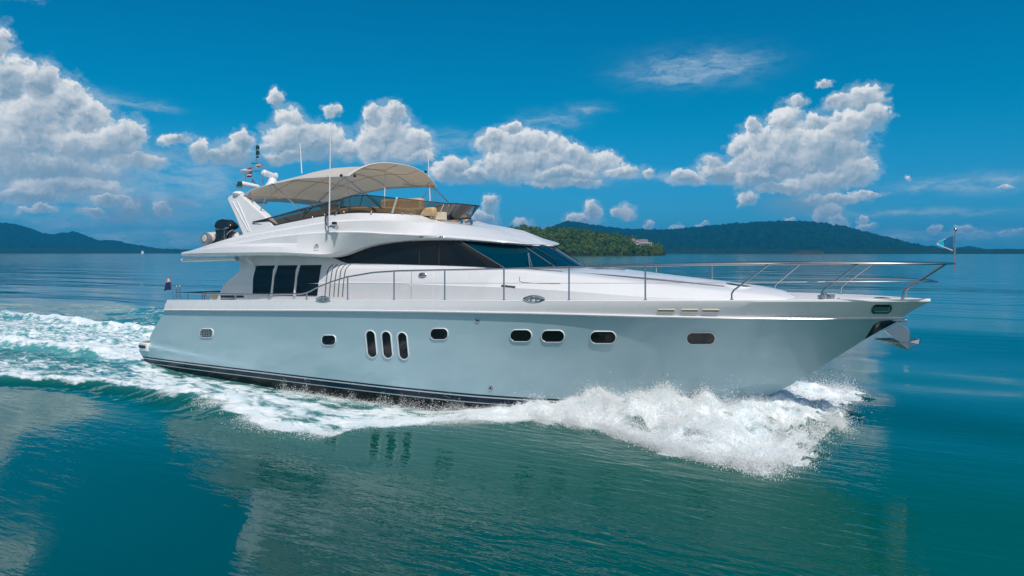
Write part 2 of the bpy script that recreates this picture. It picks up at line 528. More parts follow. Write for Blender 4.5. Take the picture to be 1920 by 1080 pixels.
GW = np.array([(0.6, 2.50), (1.5, 2.58), (3, 2.68), (6, 2.75), (10, 2.78), (13, 2.74), (16, 2.52), (18, 2.14), (19.5, 1.70),
               (20.7, 1.22), (21.5, .80), (22.1, .38), (22.5, 0.0)])
RW = np.array([(0.6, 2.50), (1.5, 2.60), (3, 2.71), (6, 2.78), (10, 2.81), (13, 2.75), (16, 2.47), (18, 2.02), (19.5, 1.48),
               (20.7, .92), (21.5, .42), (22.0, 0.0)])
CH = np.array([(0.2, 2.32), (3, 2.40), (8, 2.44), (12, 2.34), (14, 2.12), (16, 1.66), (17, 1.34), (18, .94), (19, .48), (20.0, 0.0)])
CZ = np.array([(0.2, -.46), (8, -.52), (12, -.44), (14, -.14), (16, .26), (17, .45), (18, .60), (19, .74), (20.0, .88)])
STEM = np.array([U(x, y, 0)[[0, 2]] for x, y in ((1692, 597), (1650, 621), (1622, 636), (1590, 656), (1562, 674), (1516, 703), (1475, 726))])
STEM = np.vstack([STEM, [(19.0, .28), (18.2, -.1), (17, -.45), (15, -.75), (10, -.9), (.6, -.85)]])

def pxz(poly, width, xs):
    """height of a side line (pixel polyline) at stations xs and half-breadths width"""
    p = np.array(poly, float)
    out = []
    for x, b in zip(xs, width):
        z = 2.0
        for _ in range(4):
            px, _, dep = proj((x, -b, z))
            py = np.interp(px, p[:, 0], p[:, 1])
            z = CAM.z - (py - HOR) / F * dep
        out.append(z)
    return np.array(out)

def smooth_tab(tab, xs):
    s_ = spl(tab, 10)
    return np.interp(xs, s_[:, 0], s_[:, 1])

GUN = [(200, 563), (460, 563), (600, 563), (800, 563.3), (1000, 564), (1200, 564.2), (1370, 563.6), (1540, 563), (1690, 562.6), (1760, 562.6)]
RUB = [(200, 582), (310, 582), (600, 583), (800, 585), (1000, 588.5), (1200, 594), (1400, 597.5), (1600, 598), (1760, 597)]

def unit(n, p=1.0):
    return np.linspace(0, 1, n) ** p

NS = 110
tt = unit(NS)
tt = 1 - (1 - tt) ** 1.5
# stern profile: the topside corner rakes aft towards the platform
XA_T, XA_B = 1.52, .2
xr = XA_T + (22.0 - XA_T) * tt
br = smooth_tab(RW, xr)
br[-1] = 0
zr_ = pxz(RUB, br, xr)
xc = XA_B + (20.0 - XA_B) * tt
bc = smooth_tab(CH, xc)
bc[-1] = 0
zc = smooth_tab(CZ, xc)
xg = 1.62 + (22.5 - 1.62) * tt
bg_ = smooth_tab(GW, xg)
bg_[-1] = 0
zg = pxz(GUN, bg_, xg)

NV = 40
rows = []
st = STEM[::-1]
for k in range(NV + 1):
    t = k / NV
    z = zc + (zr_ - zc) * t
    bow = np.clip((xr - 12) / 9.5, 0, 1)
    p = 1.0 + .75 * bow
    tw = t ** p * (1 - .25 * (1 - bow)) + t * .25 * (1 - bow)
    conv = .05 * math.sin(math.pi * t) * (1 - bow)
    yb = bc + (br - bc) * tw + conv
    xx = xc + (xr - xc) * t
    # stern profile: raked topsides over a pod that carries the platform
    xa = np.interp(z[0], (-.45, .10, .38, .58, .64, .80, .93, 1.18, 1.44, 1.75), (.45, .26, .02, .10, .57, .60, .66, .90, 1.20, 1.52))
    sfade = np.clip(1 - (tt / .16), 0, 1)
    xx = xx + sfade * (xa - xx[0])
    # the stem line is traced exactly
    zs = z[-1]
    xs_ = np.interp(zs, np.array([.88, 1.05, 1.40, 1.63, 1.86, 2.04, zr_[-1]]), np.array([20.0, 20.27, 20.74, 21.05, 21.35, 21.62, 22.0]))
    bend = xs_ - xx[-1]
    xx = xx + bend * tt ** 8
    # bulged quarter low at the stern
    zl = .66 - .045 * xx
    q = np.clip((zl - z) / .05, 0, 1) * np.clip(1 - (xx - .6) / 5.6, 0, 1) ** .8
    yb = yb + .07 * q
    rows.append(np.stack([xx, -yb, z], 1))
hull = MB()
hull.grid(rows, mirror=True)
# bottom
kz = np.interp(xc, STEM[::-1, 0], STEM[::-1, 1])
keel = np.stack([xc, 0 * xc, np.minimum(kz, zc - .02)], 1)
keel[-1] = rows[0][-1]
mid = (np.asarray(rows[0]) + keel) / 2
hull.grid([keel, mid, rows[0]], mirror=True)
# transom
tr_s = np.array([r_[0] for r_ in rows])
tr_p = tr_s * (1, -1, 1)
hull.grid([tr_s + (tr_p - tr_s) * k / 8 for k in range(9)])
HULLB = hull.bvh()
hull.build('hull', M['hull'], yacht, angle=28)

# ---- bulwark with cap and inner face
bw = MB()
lo = np.stack([xr, -(br + .012), zr_ + .03], 1)
lo[-1, 1] = 0
hi = np.stack([xg, -bg_, zg], 1)
midw = lo * .5 + hi * .5
midw[:, 1] -= .02 * (1 - tt ** 4)
hi_a = hi.copy()
hi_a[:, 2] -= .03
capw = np.clip(bg_ / .8, 0, 1) * .13
inn = hi.copy()
inn[:, 1] = np.minimum(hi[:, 1] + capw, 0)
inn[:, 2] += .006
cap0 = hi.copy()
cap0[:, 1] = np.minimum(hi[:, 1] + .02, 0)
cap0[:, 2] += .012
drop = np.interp(xg, (0, 14, 18, 20, 22.5), (.38, .34, .2, .08, .03))
inb = inn.copy()
inb[:, 2] -= drop
bw.grid([lo, midw, hi_a, hi, cap0, inn, inb], mirror=True)
# aft end of the bulwark and the transom coaming
ends = np.array([lo[0], midw[0], hi_a[0], hi[0], cap0[0], inn[0], inb[0]])
bw.add(list(ends), [tuple(range(7))])
bw.add(list(ends * (1, -1, 1)), [tuple(range(7))[::-1]])
aftz = zg[0]
for i in range(1):
    a_ = lo[0] + (0.02, 0, 0)
    b_ = hi[0] + (0.02, 0, -.04)
    bw.grid([np.array([a_, a_ * (1, -1, 1)]), np.array([b_, b_ * (1, -1, 1)]),
             np.array([b_ + (.25, 0, .0), b_ * (1, -1, 1) + (.25, 0, 0)]), np.array([b_ + (.25, 0, -.5), b_ * (1, -1, 1) + (.25, 0, -.5)])])
bw.build('bulwark', M['gel'], yacht, angle=30)
BWB = bw.bvh()

# ---- decks
dk = MB()
dl = inb.copy()
dl[:, 1] = np.minimum(dl[:, 1] - .01, 0)
dc = dl.copy()
dc[:, 1] = 0
dc[:, 2] += .05
dm = (dl + dc) / 2
dm[:, 2] += .012
dk.grid([dl, dm, dc], mirror=True)
dk.build('deck', M['deck'], yacht)

# ---- rub rail
rr_ = MB()
rp = np.stack([xr, -(br + .035), zr_ + .012], 1)
rp[-1] = (22.03, 0, zr_[-1] + .012)
rr_.tube(rp, .026, 8)
rr_.tube(rp * (1, -1, 1), .026, 8)
rr_.build('rub_rail', M['gel'], yacht)
rs = MB()
rp2 = rp + (0, -.022, -.006)
rp2[-1] = rp[-1] + (.02, 0, 0)
rs.tube(rp2, .008, 6)
rs.tube(rp2 * (1, -1, 1), .008, 6)
rs.build('rub_rail_strip', M['steel'], yacht)

# ---- swim platform
sp = MB()
out = []
for (x, y) in ((.62, 2.63), (.2, 2.62), (.02, 2.54), (-.06, 2.3), (-.06, -2.3), (.02, -2.54), (.2, -2.62), (.62, -2.63)):
    out.append((x, y, .68))
sp.prism(out, (0, 0, -.27))
pl = sp.build('swim_platform', M['gel'], yacht, bevel=.03)
MB().prism([(x * .97 + .02, y * .96, .688) for x, y, z in out], (0, 0, -.012)).build('teak_top', M['teak'], pl)
v_ = MB()
v_.box((.34, -2.63, .56), (.36, .03, .08))
v_.build('slot', M['rubber'], pl)

# ---- deckhouse and coachroof
def cols(rows_, per=6):
    return [CU(r_, per) for r_ in rows_]

D0 = [(404, 568, -2.1), (455, 568, -2.1), (520, 568, -2.1), (605, 568, -2.1), (650, 568, -2.1), (740, 569, -2.1), (834, 570, -2.1), (945, 571, -2.08), (1067, 572, -2.0), (1210, 572, -1.75), (1372, 571, -1.22), (1450, 569, -.82), (1497, 564, 0)]
D1 = [(418, 536, -2.1), (455, 535, -2.1), (520, 533, -2.1), (605, 531, -2.1), (650, 530, -2.1), (740, 531, -2.1), (834, 535, -2.1), (945, 539, -2.06), (1067, 546, -1.97), (1210, 556.5, -1.72), (1372, 561, -1.17), (1450, 561.5, -.77), (1496, 561.5, 0)]
D1b = [(a, b - 1.6, c + .025) for a, b, c in D1]
D2 = [(449, 508, -2.06), (465, 506, -2.06), (525, 505, -2.06), (608, 505, -2.04), (650, 505, -2.02), (740, 506, -2.0), (834, 507.5, -1.97), (945, 511, -1.9), (1067, 521, -1.78), (1210, 535, -1.5), (1372, 549, -1.0), (1450, 555, -.66), (1494, 560, 0)]
D2b = [(450, 497, -2.02), (467, 497, -2.02), (527, 497, -2.02), (609, 498.5, -1.99), (652, 498.5, -1.95), (740, 499.5, -1.93), (834, 502, -1.91), (945, 506, -1.85), (1067, 515.5, -1.7), (1210, 530, -1.4), (1372, 545.5, -.91), (1450, 552.8, -.58), (1492, 558.5, 0)]
D3 = [(451, 476, -1.95), (470, 476, -1.95), (530, 476, -1.95), (612, 480, -1.9), (655, 494.2, -1.84), (740, 495.3, -1.82), (834, 498.3, -1.82), (945, 503.3, -1.76), (1067, 512, -1.55), (1210, 527, -1.25), (1372, 543, -.8), (1450, 551, -.5), (1490, 557.5, 0)]
r0 = cols([D0, D1, D1b, D2, D2b, D3])
d3 = r0[-1]
d4 = d3.copy()
d4[:, 1] = 0
crown = CU([(1123, 504, 0), (1250, 517.5, 0), (1393, 532, 0), (1460, 544, 0), (1487, 557, 0)], 6)
nfix = len(crown)
d4[-nfix:] = crown
blend = slice(-nfix - 6, -nfix)
d4[blend, 2] = np.linspace(d4[-nfix - 7, 2], crown[0, 2], 6)
d34 = (d3 * .5 + d4 * .5)
d34[-nfix:, 2] += .05 * np.linspace(1, .3, nfix)
dh = MB()
dh.grid(r0 + [d34, d4], mirror=True)
aftc = np.array([q[0] for q in r0])
dh.grid([aftc, aftc * (1, -1, 1)])
DHB = dh.bvh()
dh.build('deckhouse', M['gel'], yacht, angle=32)

# cockpit side wing coaming and cockpit seat
ck = MB()
a_, b_ = U(392, 556, -2.0), U(470, 556, -2.0)
ck.box(((a_[0] + b_[0]) / 2, -1.2, a_[2] - .12), (b_[0] - a_[0], 1.6, .42))
ck.build('cockpit_seat', M['cushion'], yacht, bevel=.05)

# ---- pilothouse with raked windscreen
W0 = [(616, 493.5, -1.84), (655, 494, -1.83), (700, 494.6, -1.81), (745, 495.4, -1.8), (790, 496.6, -1.8), (834, 498.6, -1.79), (885, 501, -1.78), (945, 503.5, -1.74), (1000, 503.5, -1.28), (1042, 503, -.75), (1068, 502.4, -.25), (1076, 502.2, 0)]
W1 = [(616, 491, -1.83), (655, 474, -1.80), (700, 461, -1.76), (745, 455, -1.74), (790, 453, -1.72), (825, 452, -1.71), (845, 451.8, -1.70), (860, 452, -1.66), (930, 456, -1.2), (975, 457.8, -.7), (1004, 458.4, -.22), (1013, 458.6, 0)]
w0, w1 = CU(W0), CU(W1)
ph = MB()
ph.grid([w0 + (w1 - w0) * k / 8 for k in range(9)], mirror=True)
PHB = ph.bvh()
ph.build('pilothouse', M['rubber'], yacht)

# ---- flybridge moulding
F1 = [(340, 479.5, -2.4), (400, 478.6, -2.62), (450, 478, -2.68), (520, 478, -2.62), (575, 479, -2.5), (610, 480.5, -2.3), (640, 477, -2.08), (690, 461, -1.92), (740, 452.5, -1.86), (800, 449.5, -1.8), (860, 450, -1.74), (940, 455.5, -1.33), (990, 458.2, -.74), (1016, 458.8, 0)]
F1b = [(340, 475.5, -2.42), (400, 474, -2.66), (450, 473.5, -2.73), (520, 473, -2.67), (575, 475.5, -2.55), (610, 476.5, -2.34), (642, 471.5, -2.12), (690, 456.5, -1.96), (740, 448.5, -1.91), (800, 446.2, -1.85), (860, 447.8, -1.77), (940, 453.8, -1.35), (990, 457.4, -.76), (1017, 458.2, 0)]
F2 = [(340, 473.5, -2.40), (400, 466, -2.62), (450, 462.5, -2.68), (520, 463, -2.62), (575, 470, -2.52), (610, 473.5, -2.33), (645, 466.5, -2.13), (690, 452, -1.98), (740, 445, -1.93), (800, 443.6, -1.86), (860, 446, -1.77), (940, 452, -1.34), (990, 456.4, -.75), (1016.5, 457.5, 0)]
F2b = [(343, 473, -2.36), (398, 464, -2.52), (447, 459.5, -2.56), (517, 456, -2.50), (572, 456, -2.45), (607, 455, -2.36), (642, 450, -2.24), (687, 443, -2.09), (738, 441.5, -1.99), (798, 441.6, -1.87), (858, 443, -1.73), (938, 449, -1.26), (988, 455, -.68), (1016, 457.0, 0)]
F3 = [(345, 472.5, -2.33), (395, 463, -2.50), (445, 456, -2.54), (515, 445, -2.49), (570, 439, -2.43), (605, 436.5, -2.36), (640, 435.5, -2.28), (685, 436, -2.17), (735, 439, -2.02), (795, 440.5, -1.86), (855, 440.5, -1.67), (935, 446, -1.16), (985, 453.5, -.6), (1016, 456.8, 0)]
F3b = [(345.5, 472.2, -2.27), (395, 462.2, -2.42), (445, 454.7, -2.45), (515, 443.5, -2.39), (570, 437.3, -2.33), (605, 434.8, -2.27), (640, 433.8, -2.19), (685, 434, -2.09), (735, 437.2, -1.95), (795, 439, -1.80), (855, 438.5, -1.60), (935, 444.6, -1.08), (985, 452.6, -.55), (1016, 456.7, 0)]
F4 = [(350, 471.5, -2.22), (395, 459.8, -2.38), (445, 447.6, -2.41), (515, 434.2, -2.34), (570, 425, -2.28), (605, 419, -2.23), (640, 415.5, -2.16), (685, 413.8, -2.06), (735, 414.5, -1.90), (795, 417.3, -1.60), (848, 420.5, -1.2), (925, 430.5, -.75), (980, 445, -.35), (1016, 456.5, 0)]
F4b = [(351, 471.3, -2.15), (395, 459, -2.29), (444, 446.2, -2.32), (514, 432.2, -2.25), (569, 423, -2.19), (604, 416.8, -2.14), (639, 413.2, -2.08), (684, 411.4, -1.99), (735, 412, -1.83), (795, 415, -1.52), (846, 418.6, -1.1), (922, 429, -.65), (978, 444, -.30), (1016, 456.45, 0)]
F5 = [(355, 470.8, -2.1), (395, 457.6, -2.26), (440, 444, -2.29), (513, 424, -2.21), (565, 413, -2.15), (600, 406.5, -2.10), (635, 402, -2.04), (670, 399.5, -1.95), (735, 401, -1.66), (800, 405.5, -1.0), (838, 413, 0), (905, 424.3, 0), (968, 440, 0), (1016, 456.3, 0)]
f_rows = [CU(q, 8) for q in (F1, F1b, F2, F2b, F3, F3b, F4, F4b, F5)]
nC = 8 * 10 + 1
fly = MB()
fly.grid(f_rows, mirror=True)
f5 = f_rows[-1][:nC]
FLOOR = 3.86
i1 = f5.copy()
i1[:, 1] = np.minimum(f5[:, 1] + .09, 0)
i1[:, 2] += .01
i2 = i1.copy()
i2[:, 1] = np.minimum(i1[:, 1] + .03, 0)
i2[:, 2] = np.minimum(FLOOR, i1[:, 2] - .02)
i3 = i2.copy()
i3[:, 1] = 0
fly.grid([f5, i1, i2, i3], mirror=True)
# soffit under the overhang, and the aft edge
s0 = f_rows[0].copy()
s1 = s0.copy()
s1[:, 1] = np.minimum(s0[:, 1] + .12, 0)
s1[:, 2] -= .03
s2 = s1.copy()
s2[:, 1] = np.minimum(s1[:, 1] * .55, 0)
s2[:, 2] += .0
s3 = s2.copy()
s3[:, 1] = 0
fly.grid([s0, s1, s2, s3], mirror=True)
aft = np.array([r_[0] for r_ in f_rows])
fly.grid([aft, aft * (1, -1, 1)])
fl_o = fly.build('flybridge', M['gel'], yacht, angle=26)
FLB = fly.bvh()

# ---- patches laid on a surface
def cast(px, py, trees):
    best = None
    for b in trees:
        h = b.ray_cast(CAM, raydir(px, py))
        if h[0] is not None and (best is None or h[3] < best[3]):
            best = h
    if best is None:
        return None
    n = best[1]
    if n.dot(raydir(px, py)) > 0:
        n = -n
    return best[0], n

def patch(name, top, bot, trees, mt, off=.012, nu=16, nv=6, parent=None, build=True, skirt=.02):
    T, B = lin(top, nu), lin(bot, nu)
    g = np.zeros((nv, nu, 3))
    gb = np.zeros((nv, nu, 3))
    last = None
    for i in range(nv):
        for j in range(nu):
            q = T[j] + (B[j] - T[j]) * i / (nv - 1)
            h = cast(q[0], q[1], trees)
            if h is None:
                h = last
            last = h
            g[i, j] = h[0] + h[1] * off
            gb[i, j] = h[0] + h[1] * (off - skirt)
    mb = MB()
    mb.grid(g)
    ring = [(0, j) for j in range(nu)] + [(i, nu - 1) for i in range(1, nv)] + [(nv - 1, j) for j in range(nu - 2, -1, -1)] + [(i, 0) for i in range(nv - 2, 0, -1)]
    ring.append(ring[0])
    mb.grid([[g[a] for a in ring], [gb[a] for a in ring]])
    if not build:
        return mb
    return mb.build(name, mt, yacht if parent is None else parent)

def line_on(pts, trees, r, off=0.0, n=24):
    out = []
    for q in lin(pts, n):
        h = cast(q[0], q[1], trees)
        if h:
            out.append(h[0] + h[1] * off)
    return out

# saloon windows, low on the side
SW = [((472, 497.5), (481, 499.5), (476, 553), (470, 551))]
tops = [(479, 498.5), (520, 497.8), (562, 497.4), (605, 497)]
bots = [(472, 553), (510, 553.5), (553, 554), (597, 554.5)]
tl = [(476, 520), (514, 520), (557, 520), (601, 520)]
for i in range(3):
    g_ = 2.2
    l = [(tops[i][0] + g_, tops[i][1]), (tl[i][0] + g_ - (3 if i == 0 else 1), tl[i][1]), (bots[i][0] + g_, bots[i][1])]
    r__ = [(tops[i + 1][0] - g_, tops[i + 1][1]), (tl[i + 1][0] - g_, tl[i + 1][1]), (bots[i + 1][0] - g_, bots[i + 1][1])]
    patch('saloon_window', l, r__, [DHB], M['dark'], .014, 10, 8)
for i in (1, 2):
    mb = MB()
    p_ = line_on([tops[i], (tl[i][0] + 1, 508), tl[i], bots[i]], [DHB], 0, .02, 12)
    mb.tube(p_, .036, 8)
    mb.build('window_mullion', M['gel'], yacht)
# bronze grooves behind the windows
for k in range(5):
    x0 = 610.5 + k * 8.2
    mb = MB()
    mb.tube(line_on([(x0 + 14, 496), (x0 + 8, 500.5), (x0 + 4, 508), (x0 + 1, 530), (x0 - 1, 556)], [DHB], 0, .0, 14), .016, 6)
    mb.build('trim_strip', M['groove'], yacht)
# side window band
def band(name, tops_, bots_, mt, n=18):
    return patch(name, tops_, bots_, [PHB], mt, .012, n, 6)
band('side_window', [(626, 490.2), (655, 477), (700, 463.5), (745, 457.2), (784.5, 455.2)], [(622, 493), (655, 493.2), (700, 493.4), (745, 494.2), (784.5, 495.2)], M['dark'], 26)
band('side_window', [(788, 455), (821, 454.2)], [(788, 495.4), (821, 496.6)], M['dark'], 8)
band('side_window', [(825, 454), (845, 453.8), (857, 454)], [(825, 496.8), (885, 499.6), (939, 502.2)], M['dark'], 14)
# windscreen panes straight from the loft, both sides
def lerp_rows(a, b, ks):
    return [a + (b - a) * k for k in ks]
ib = 6 * 7
cx = len(w0)
spans = [(ib, ib + 13), (ib + 12, cx)]
for (a_, b_) in spans:
    p0, p1 = w0[a_:b_], w1[a_:b_]
    nrm = np.array([.75, 0, .66]) * .02
    def pane(q0, q1):
        q = np.array(lerp_rows(q0, q1, np.linspace(.03, .97, 7)))
        return q + np.array([.014, 0, .012]) + np.stack([0 * q[..., 0], np.sign(q[..., 1]) * .012 * (np.abs(q[..., 1]) > .02), 0 * q[..., 0]], -1)
    if b_ == cx:
        full0 = np.vstack([p0, (p0[:-1] * (1, -1, 1))[::-1]])
        full1 = np.vstack([p1, (p1[:-1] * (1, -1, 1))[::-1]])
        MB().grid(pane(full0, full1)).build('windscreen_pane', M['screen'], yacht)
    else:
        MB().grid(pane(p0, p1)).build('windscreen_pane', M['screen'], yacht)
        MB().grid(pane(p0 * (1, -1, 1), p1 * (1, -1, 1))).build('windscreen_pane', M['screen'], yacht)
# sill moulding under the windows, pillar line
mb = MB()
mb.tube(w0 + (0, -.022, -.012), .02, 6)
mb.tube((w0 + (0, -.022, -.012)) * (1, -1, 1), .02, 6)
mb.build('window_sill', M['steel'], yacht)
for k_, sg in ((ib, 1), (ib + 12, 1), (ib, -1), (ib + 12, -1)):
    mb = MB()
    off_p = np.array((.022, -.016 if k_ == ib else -.006, .014))
    mb.tube([(w0[k_] + off_p) * (1, sg, 1), (w1[k_] + off_p) * (1, sg, 1)], .011, 6)
    mb.build('windscreen_pillar', M['frame'], yacht)
# wipers
def wiper(a, b, c):
    mb = MB()
    mb.tube([a, b], .012, 6)
    mb.tube([c, b, b + (b - a) * .02], .010, 6)
    mb.build('wiper', M['black'], yacht)
def wpt(k, j):
    return (w0[j] + (w1[j] - w0[j]) * k) + (.06, 0, .055)
def wpm(k, j):
    return wpt(k, j) * (1, -1, 1)
wiper(wpt(.92, cx - 12), wpt(.25, cx - 10), wpt(-.02, cx - 16))
wiper(wpt(.85, cx - 3), wpt(.12, cx - 1), wpt(-.02, cx - 4))
wiper(wpm(.85, cx - 12), wpm(.15, cx - 10), wpm(-.02, cx - 16))
mb = MB()
hx = U(990, 473, -1.35)
mb.tube([U(994, 505, -1.35), U(990, 474, -1.35)], .014, 6)
mb.tube([U(999, 505, -1.3), U(991, 474, -1.35)], .012, 6)
mb.build('wiper_strut', M['steel'], yacht)
# door outline and latch on the deckhouse side
for pts in ([(772, 508), (771, 535), (771, 560)], [(812, 508), (812, 535), (812, 560)]):
    mb = MB()
    mb.tube(line_on(pts, [DHB], 0, -.004, 10), .008, 5)
    mb.build('door_seam', M['gel'] if pts[0][0] > 800 else M['groove'], yacht)
mb = MB()
h, n = cast(793, 516, [DHB])
mb.ball(h + n * .02, .1, 12, 8, (1.3, .35, .62))
mb.build('door_latch', M['steel'], yacht)
mb = MB()
mb.tube(line_on([(941, 536), (966, 539)], [DHB], 0, .005, 5), .028, 8)
mb.build('side_vent', M['groove'], yacht)
mb = MB()
mb.tube(line_on([(974, 519), (974, 529), (1000, 531), (1050, 532)], [DHB], 0, -.003, 12), .007, 5)
mb.build('locker_seam', M['groove'], yacht)
# vents by the cockpit
for (a, b, y, hh) in ((414, 440, 556, 4), (443, 457, 556, 4), (414, 440, 561, 2.2)):
    patch('cockpit_vent', [(a, y - hh / 2), (b, y - hh / 2)], [(a, y + hh / 2), (b, y + hh / 2)], [DHB], M['rubber'], .01, 6, 3)
# emblem
def text_on(txt, px, py, hpx, trees, name, mt, parent):
    h, n = cast(px, py, trees)
    cu = bpy.data.curves.new(name, 'FONT')
    cu.body = txt
    cu.align_x = 'CENTER'
    dep = proj(h)[2]
    cu.size = hpx * dep / F * 1.35
    cu.extrude = .002
    tmp = bpy.data.objects.new(name, cu)
    COL.objects.link(tmp)
    dg = bpy.context.evaluated_depsgraph_get()
    me = bpy.data.meshes.new_from_object(tmp.evaluated_get(dg))
    bpy.data.objects.remove(tmp)
    o = bpy.data.objects.new(name, me)
    me.materials.clear()
    me.materials.append(mt)
    COL.objects.link(o)
    up = Vector((0, 0, 1))
    upt = (up - n * n.dot(up)).normalized()
    rt = upt.cross(n).normalized()
    from mathutils import Matrix
    mm = Matrix((rt, upt, n)).transposed().to_4x4()
    mm.translation = h + n * .012
    me.transform(mm)
    o.parent = parent
    o.matrix_parent_inverse = parent.matrix_basis.inverted()
    return o
text_on('23M', 593, 465.5, 4.4, [FLB], 'emblem', M['emblem'], yacht)
mb = MB()
for q, rr in (((594, 459), .03), ((592, 459.8), .02), ((596, 459.8), .02)):
    h, n = cast(q[0], q[1], [FLB])
    mb.lathe(h + n * .004, n, [(rr, 0), (rr * .7, .008)], 8)
mb.tube(line_on([(588, 469.6), (597, 469.6)], [FLB], 0, .002, 5), .008, 5)
mb.build('emblem_crown', M['emblem'], yacht)

# ---- portholes and fittings on the hull
def rrect(cx, cy, w_, h_, rf, n=36, sh=0.0):
    r_ = min(w_, h_) / 2 * rf
    out = []
    for k in range(n):
        t = 2 * math.pi * (k + .5) / n
        c_, s_ = math.cos(t), math.sin(t)
        x = (w_ / 2 - r_) * (1 if c_ > 0 else -1) + r_ * c_
        y = (h_ / 2 - r_) * (1 if s_ > 0 else -1) + r_ * s_
        out.append((cx + x - sh * y, cy + y))
    return out

def castring(ring, trees):
    pts, ns = [], []
    for q in ring:
        h = cast(q[0], q[1], trees)
        if h:
            pts.append(np.array(h[0]))
            ns.append(np.array(h[1]))
    n = np.mean(ns, 0)
    n /= np.linalg.norm(n)
    return np.array(pts), n

def porthole(name, cx, cy, w_, h_, rf, rim=1.1, fm=None, gm=None, trees=None, tall=False, sh=0.0, label=None):
    trees = trees or [HULLB]
    o_, n = castring(rrect(cx, cy, w_, h_, rf, sh=sh), trees)
    shift = 1.1 if tall else 0
    i_, _ = castring(rrect(cx + shift, cy - shift * .3, w_ - 2 * rim - (2.2 if tall else 0), h_ - 2 * rim - (1 if tall else 0), rf, sh=sh), trees)
    m2, _ = castring(rrect(cx + shift * .3, cy, w_ - rim * .9, h_ - rim * .9, rf, sh=sh), trees)
    mb = MB()
    mb.grid([o_ - n * .01, o_ + n * .012, m2 + n * .026, i_ + n * .022, i_ - n * .004], closed=True)
    fr = mb.build(name, fm or M['gel'], yacht, angle=60)
    g = MB()
    c_ = i_.mean(0)
    ringm = (i_ + c_) / 2
    g.grid([i_ + n * .008, ringm + n * .007], closed=True)
    k = len(i_)
    g.add([c_ + n * .006] + list(ringm + n * .007), [(0, 1 + a, 1 + (a + 1) % k) for a in range(k)])
    g.build('pane', gm or M['port'], fr)
    # thin bright inner lip
    lp = MB()
    lp.tube(np.vstack([i_, i_[:1]]) + n * .016, .007, 5, cap=False)
    lp.build('lip', M['steel'], fr)
    return fr

porthole('porthole', 617, 637.5, 27, 20, .75)
for (x, y) in ((696, 645), (725.5, 646.5), (755.5, 648.5)):
    porthole('porthole', x, y, 21, 53, 1.0, 1.5, tall=True, sh=-.10)
porthole('porthole', 824, 626, 34, 22, .85)
porthole('porthole', 977, 629, 42, 23.5, 1.0)
porthole('porthole', 1037, 630, 44.5, 23.5, 1.0)
porthole('porthole', 1131, 632, 49.5, 24, 1.0)
porthole('porthole', 1314, 633.5, 55, 23.5, 1.0)
vent = porthole('hull_vent', 388, 624.5, 25.5, 18, .7, 1.3, gm=M['grille'])
gr = MB()
for k in range(5):
    gr.tube(line_on([(379 + k * 4.5, 617), (379.5 + k * 4.5, 632)], [HULLB], 0, .014, 4), .012, 5)
for k in range(3):
    gr.tube(line_on([(377, 620 + k * 4.4), (399, 620.6 + k * 4.4)], [HULLB], 0, .014, 4), .008, 5)
gr.build('grille', M['galv'], vent)
for (x, y) in ((895, 600.5), (920, 727.5)):
    h, n = cast(x, y, [HULLB])
    mb = MB()
    mb.lathe(h - n * .005, n, [(.055, 0), (.055, .02), (.03, .028), (.026, .01)], 14)
    dr = mb.build('drain', M['steel'], yacht)
    MB().lathe(h + n * .012, n, [(.024, 0), (.024, .004)], 10).build('drain_hole', M['rubber'], dr)
# three bow vents
for x in (1249, 1293, 1332.5):
    porthole('bow_vent', x, 582, 33, 5.6, 1.0, 1.0, fm=M['beige'], gm=M['beige'], trees=[BWB])
# fairleads let into the bulwark
def fairlead(px, py, w_):
    mb = MB()
    h, n = cast(px, py + 2, [BWB])
    h2, _ = cast(px + w_ / 2, py + 2, [BWB])
    L = (h2 - h).length * 2
    tx = (h2 - h).normalized()
    up = Vector((0, 0, 1))
    top, bot = [], []
    for k in range(17):
        a = -1 + k / 8
        top.append(h + tx * a * L / 2 + up * (.066 * (1 - a * a)) + n * .035)
        bot.append(h + tx * a * L / 2 - up * (.07 * (1 - a * a)) + n * .035)
    mb.tube(top, .022, 6)
    mb.tube(bot, .018, 6)
    o = mb.build('fairlead', M['steel'], yacht)
    for a in (-.12, .12):
        m2 = MB()
        m2.tube([h + tx * a * L + up * .055 + n * .04, h + tx * a * L - up * .055 + n * .04], .022, 6)
        m2.build('horn', M['steel'], o)
    m3 = MB()
    m3.prism([q + n * -.028 for q in top] + [q + n * -.028 for q in bot[::-1]], n * -.02)
    m3.build('backing', M['rubber'] if False else M['gel'], o)
fairlead(1002, 561, 40)
fairlead(607, 561, 26)
# hawse ring on the bow
porthole('hawse_ring', 1652.5, 579.5, 38, 16.5, .95, 3.6, fm=M['black'], gm=M['steel'], trees=[BWB], sh=.28)
# little bumps on the foredeck
def deck_item(px, py, Y, r, hgt, name, m_):
    p = U(px, py, Y)
    mb = MB()
    mb.lathe(p, (0, 0, 1), [(r, -.1), (r, hgt * .7), (r * .6, hgt)], 12)
    return mb.build(name, m_, yacht)
w_o = deck_item(1545, 559, -.35, .07, .10, 'windlass', M['steel'])
mb = MB()
p = U(1549, 557, -.3)
mb.tube([p + (-.16, 0, 0), p + (.16, 0, .0)], .035, 8)
mb.lathe(p + (.1, 0, -.02), (0, 0, 1), [(.05, -.06), (.05, .05), (.075, .06), (.075, .08)], 10)
mb.build('drum', M['steel'], w_o)
deck_item(1572, 562, -.3, .03, .03, 'deck_filler', M['rubber'])
mb = MB()
p = U(1654, 563, -.10)
mb.ball(p, .14, 12, 6, (1.6, .5, .45))
mb.build('fairlead_cover', M['black'], yacht)

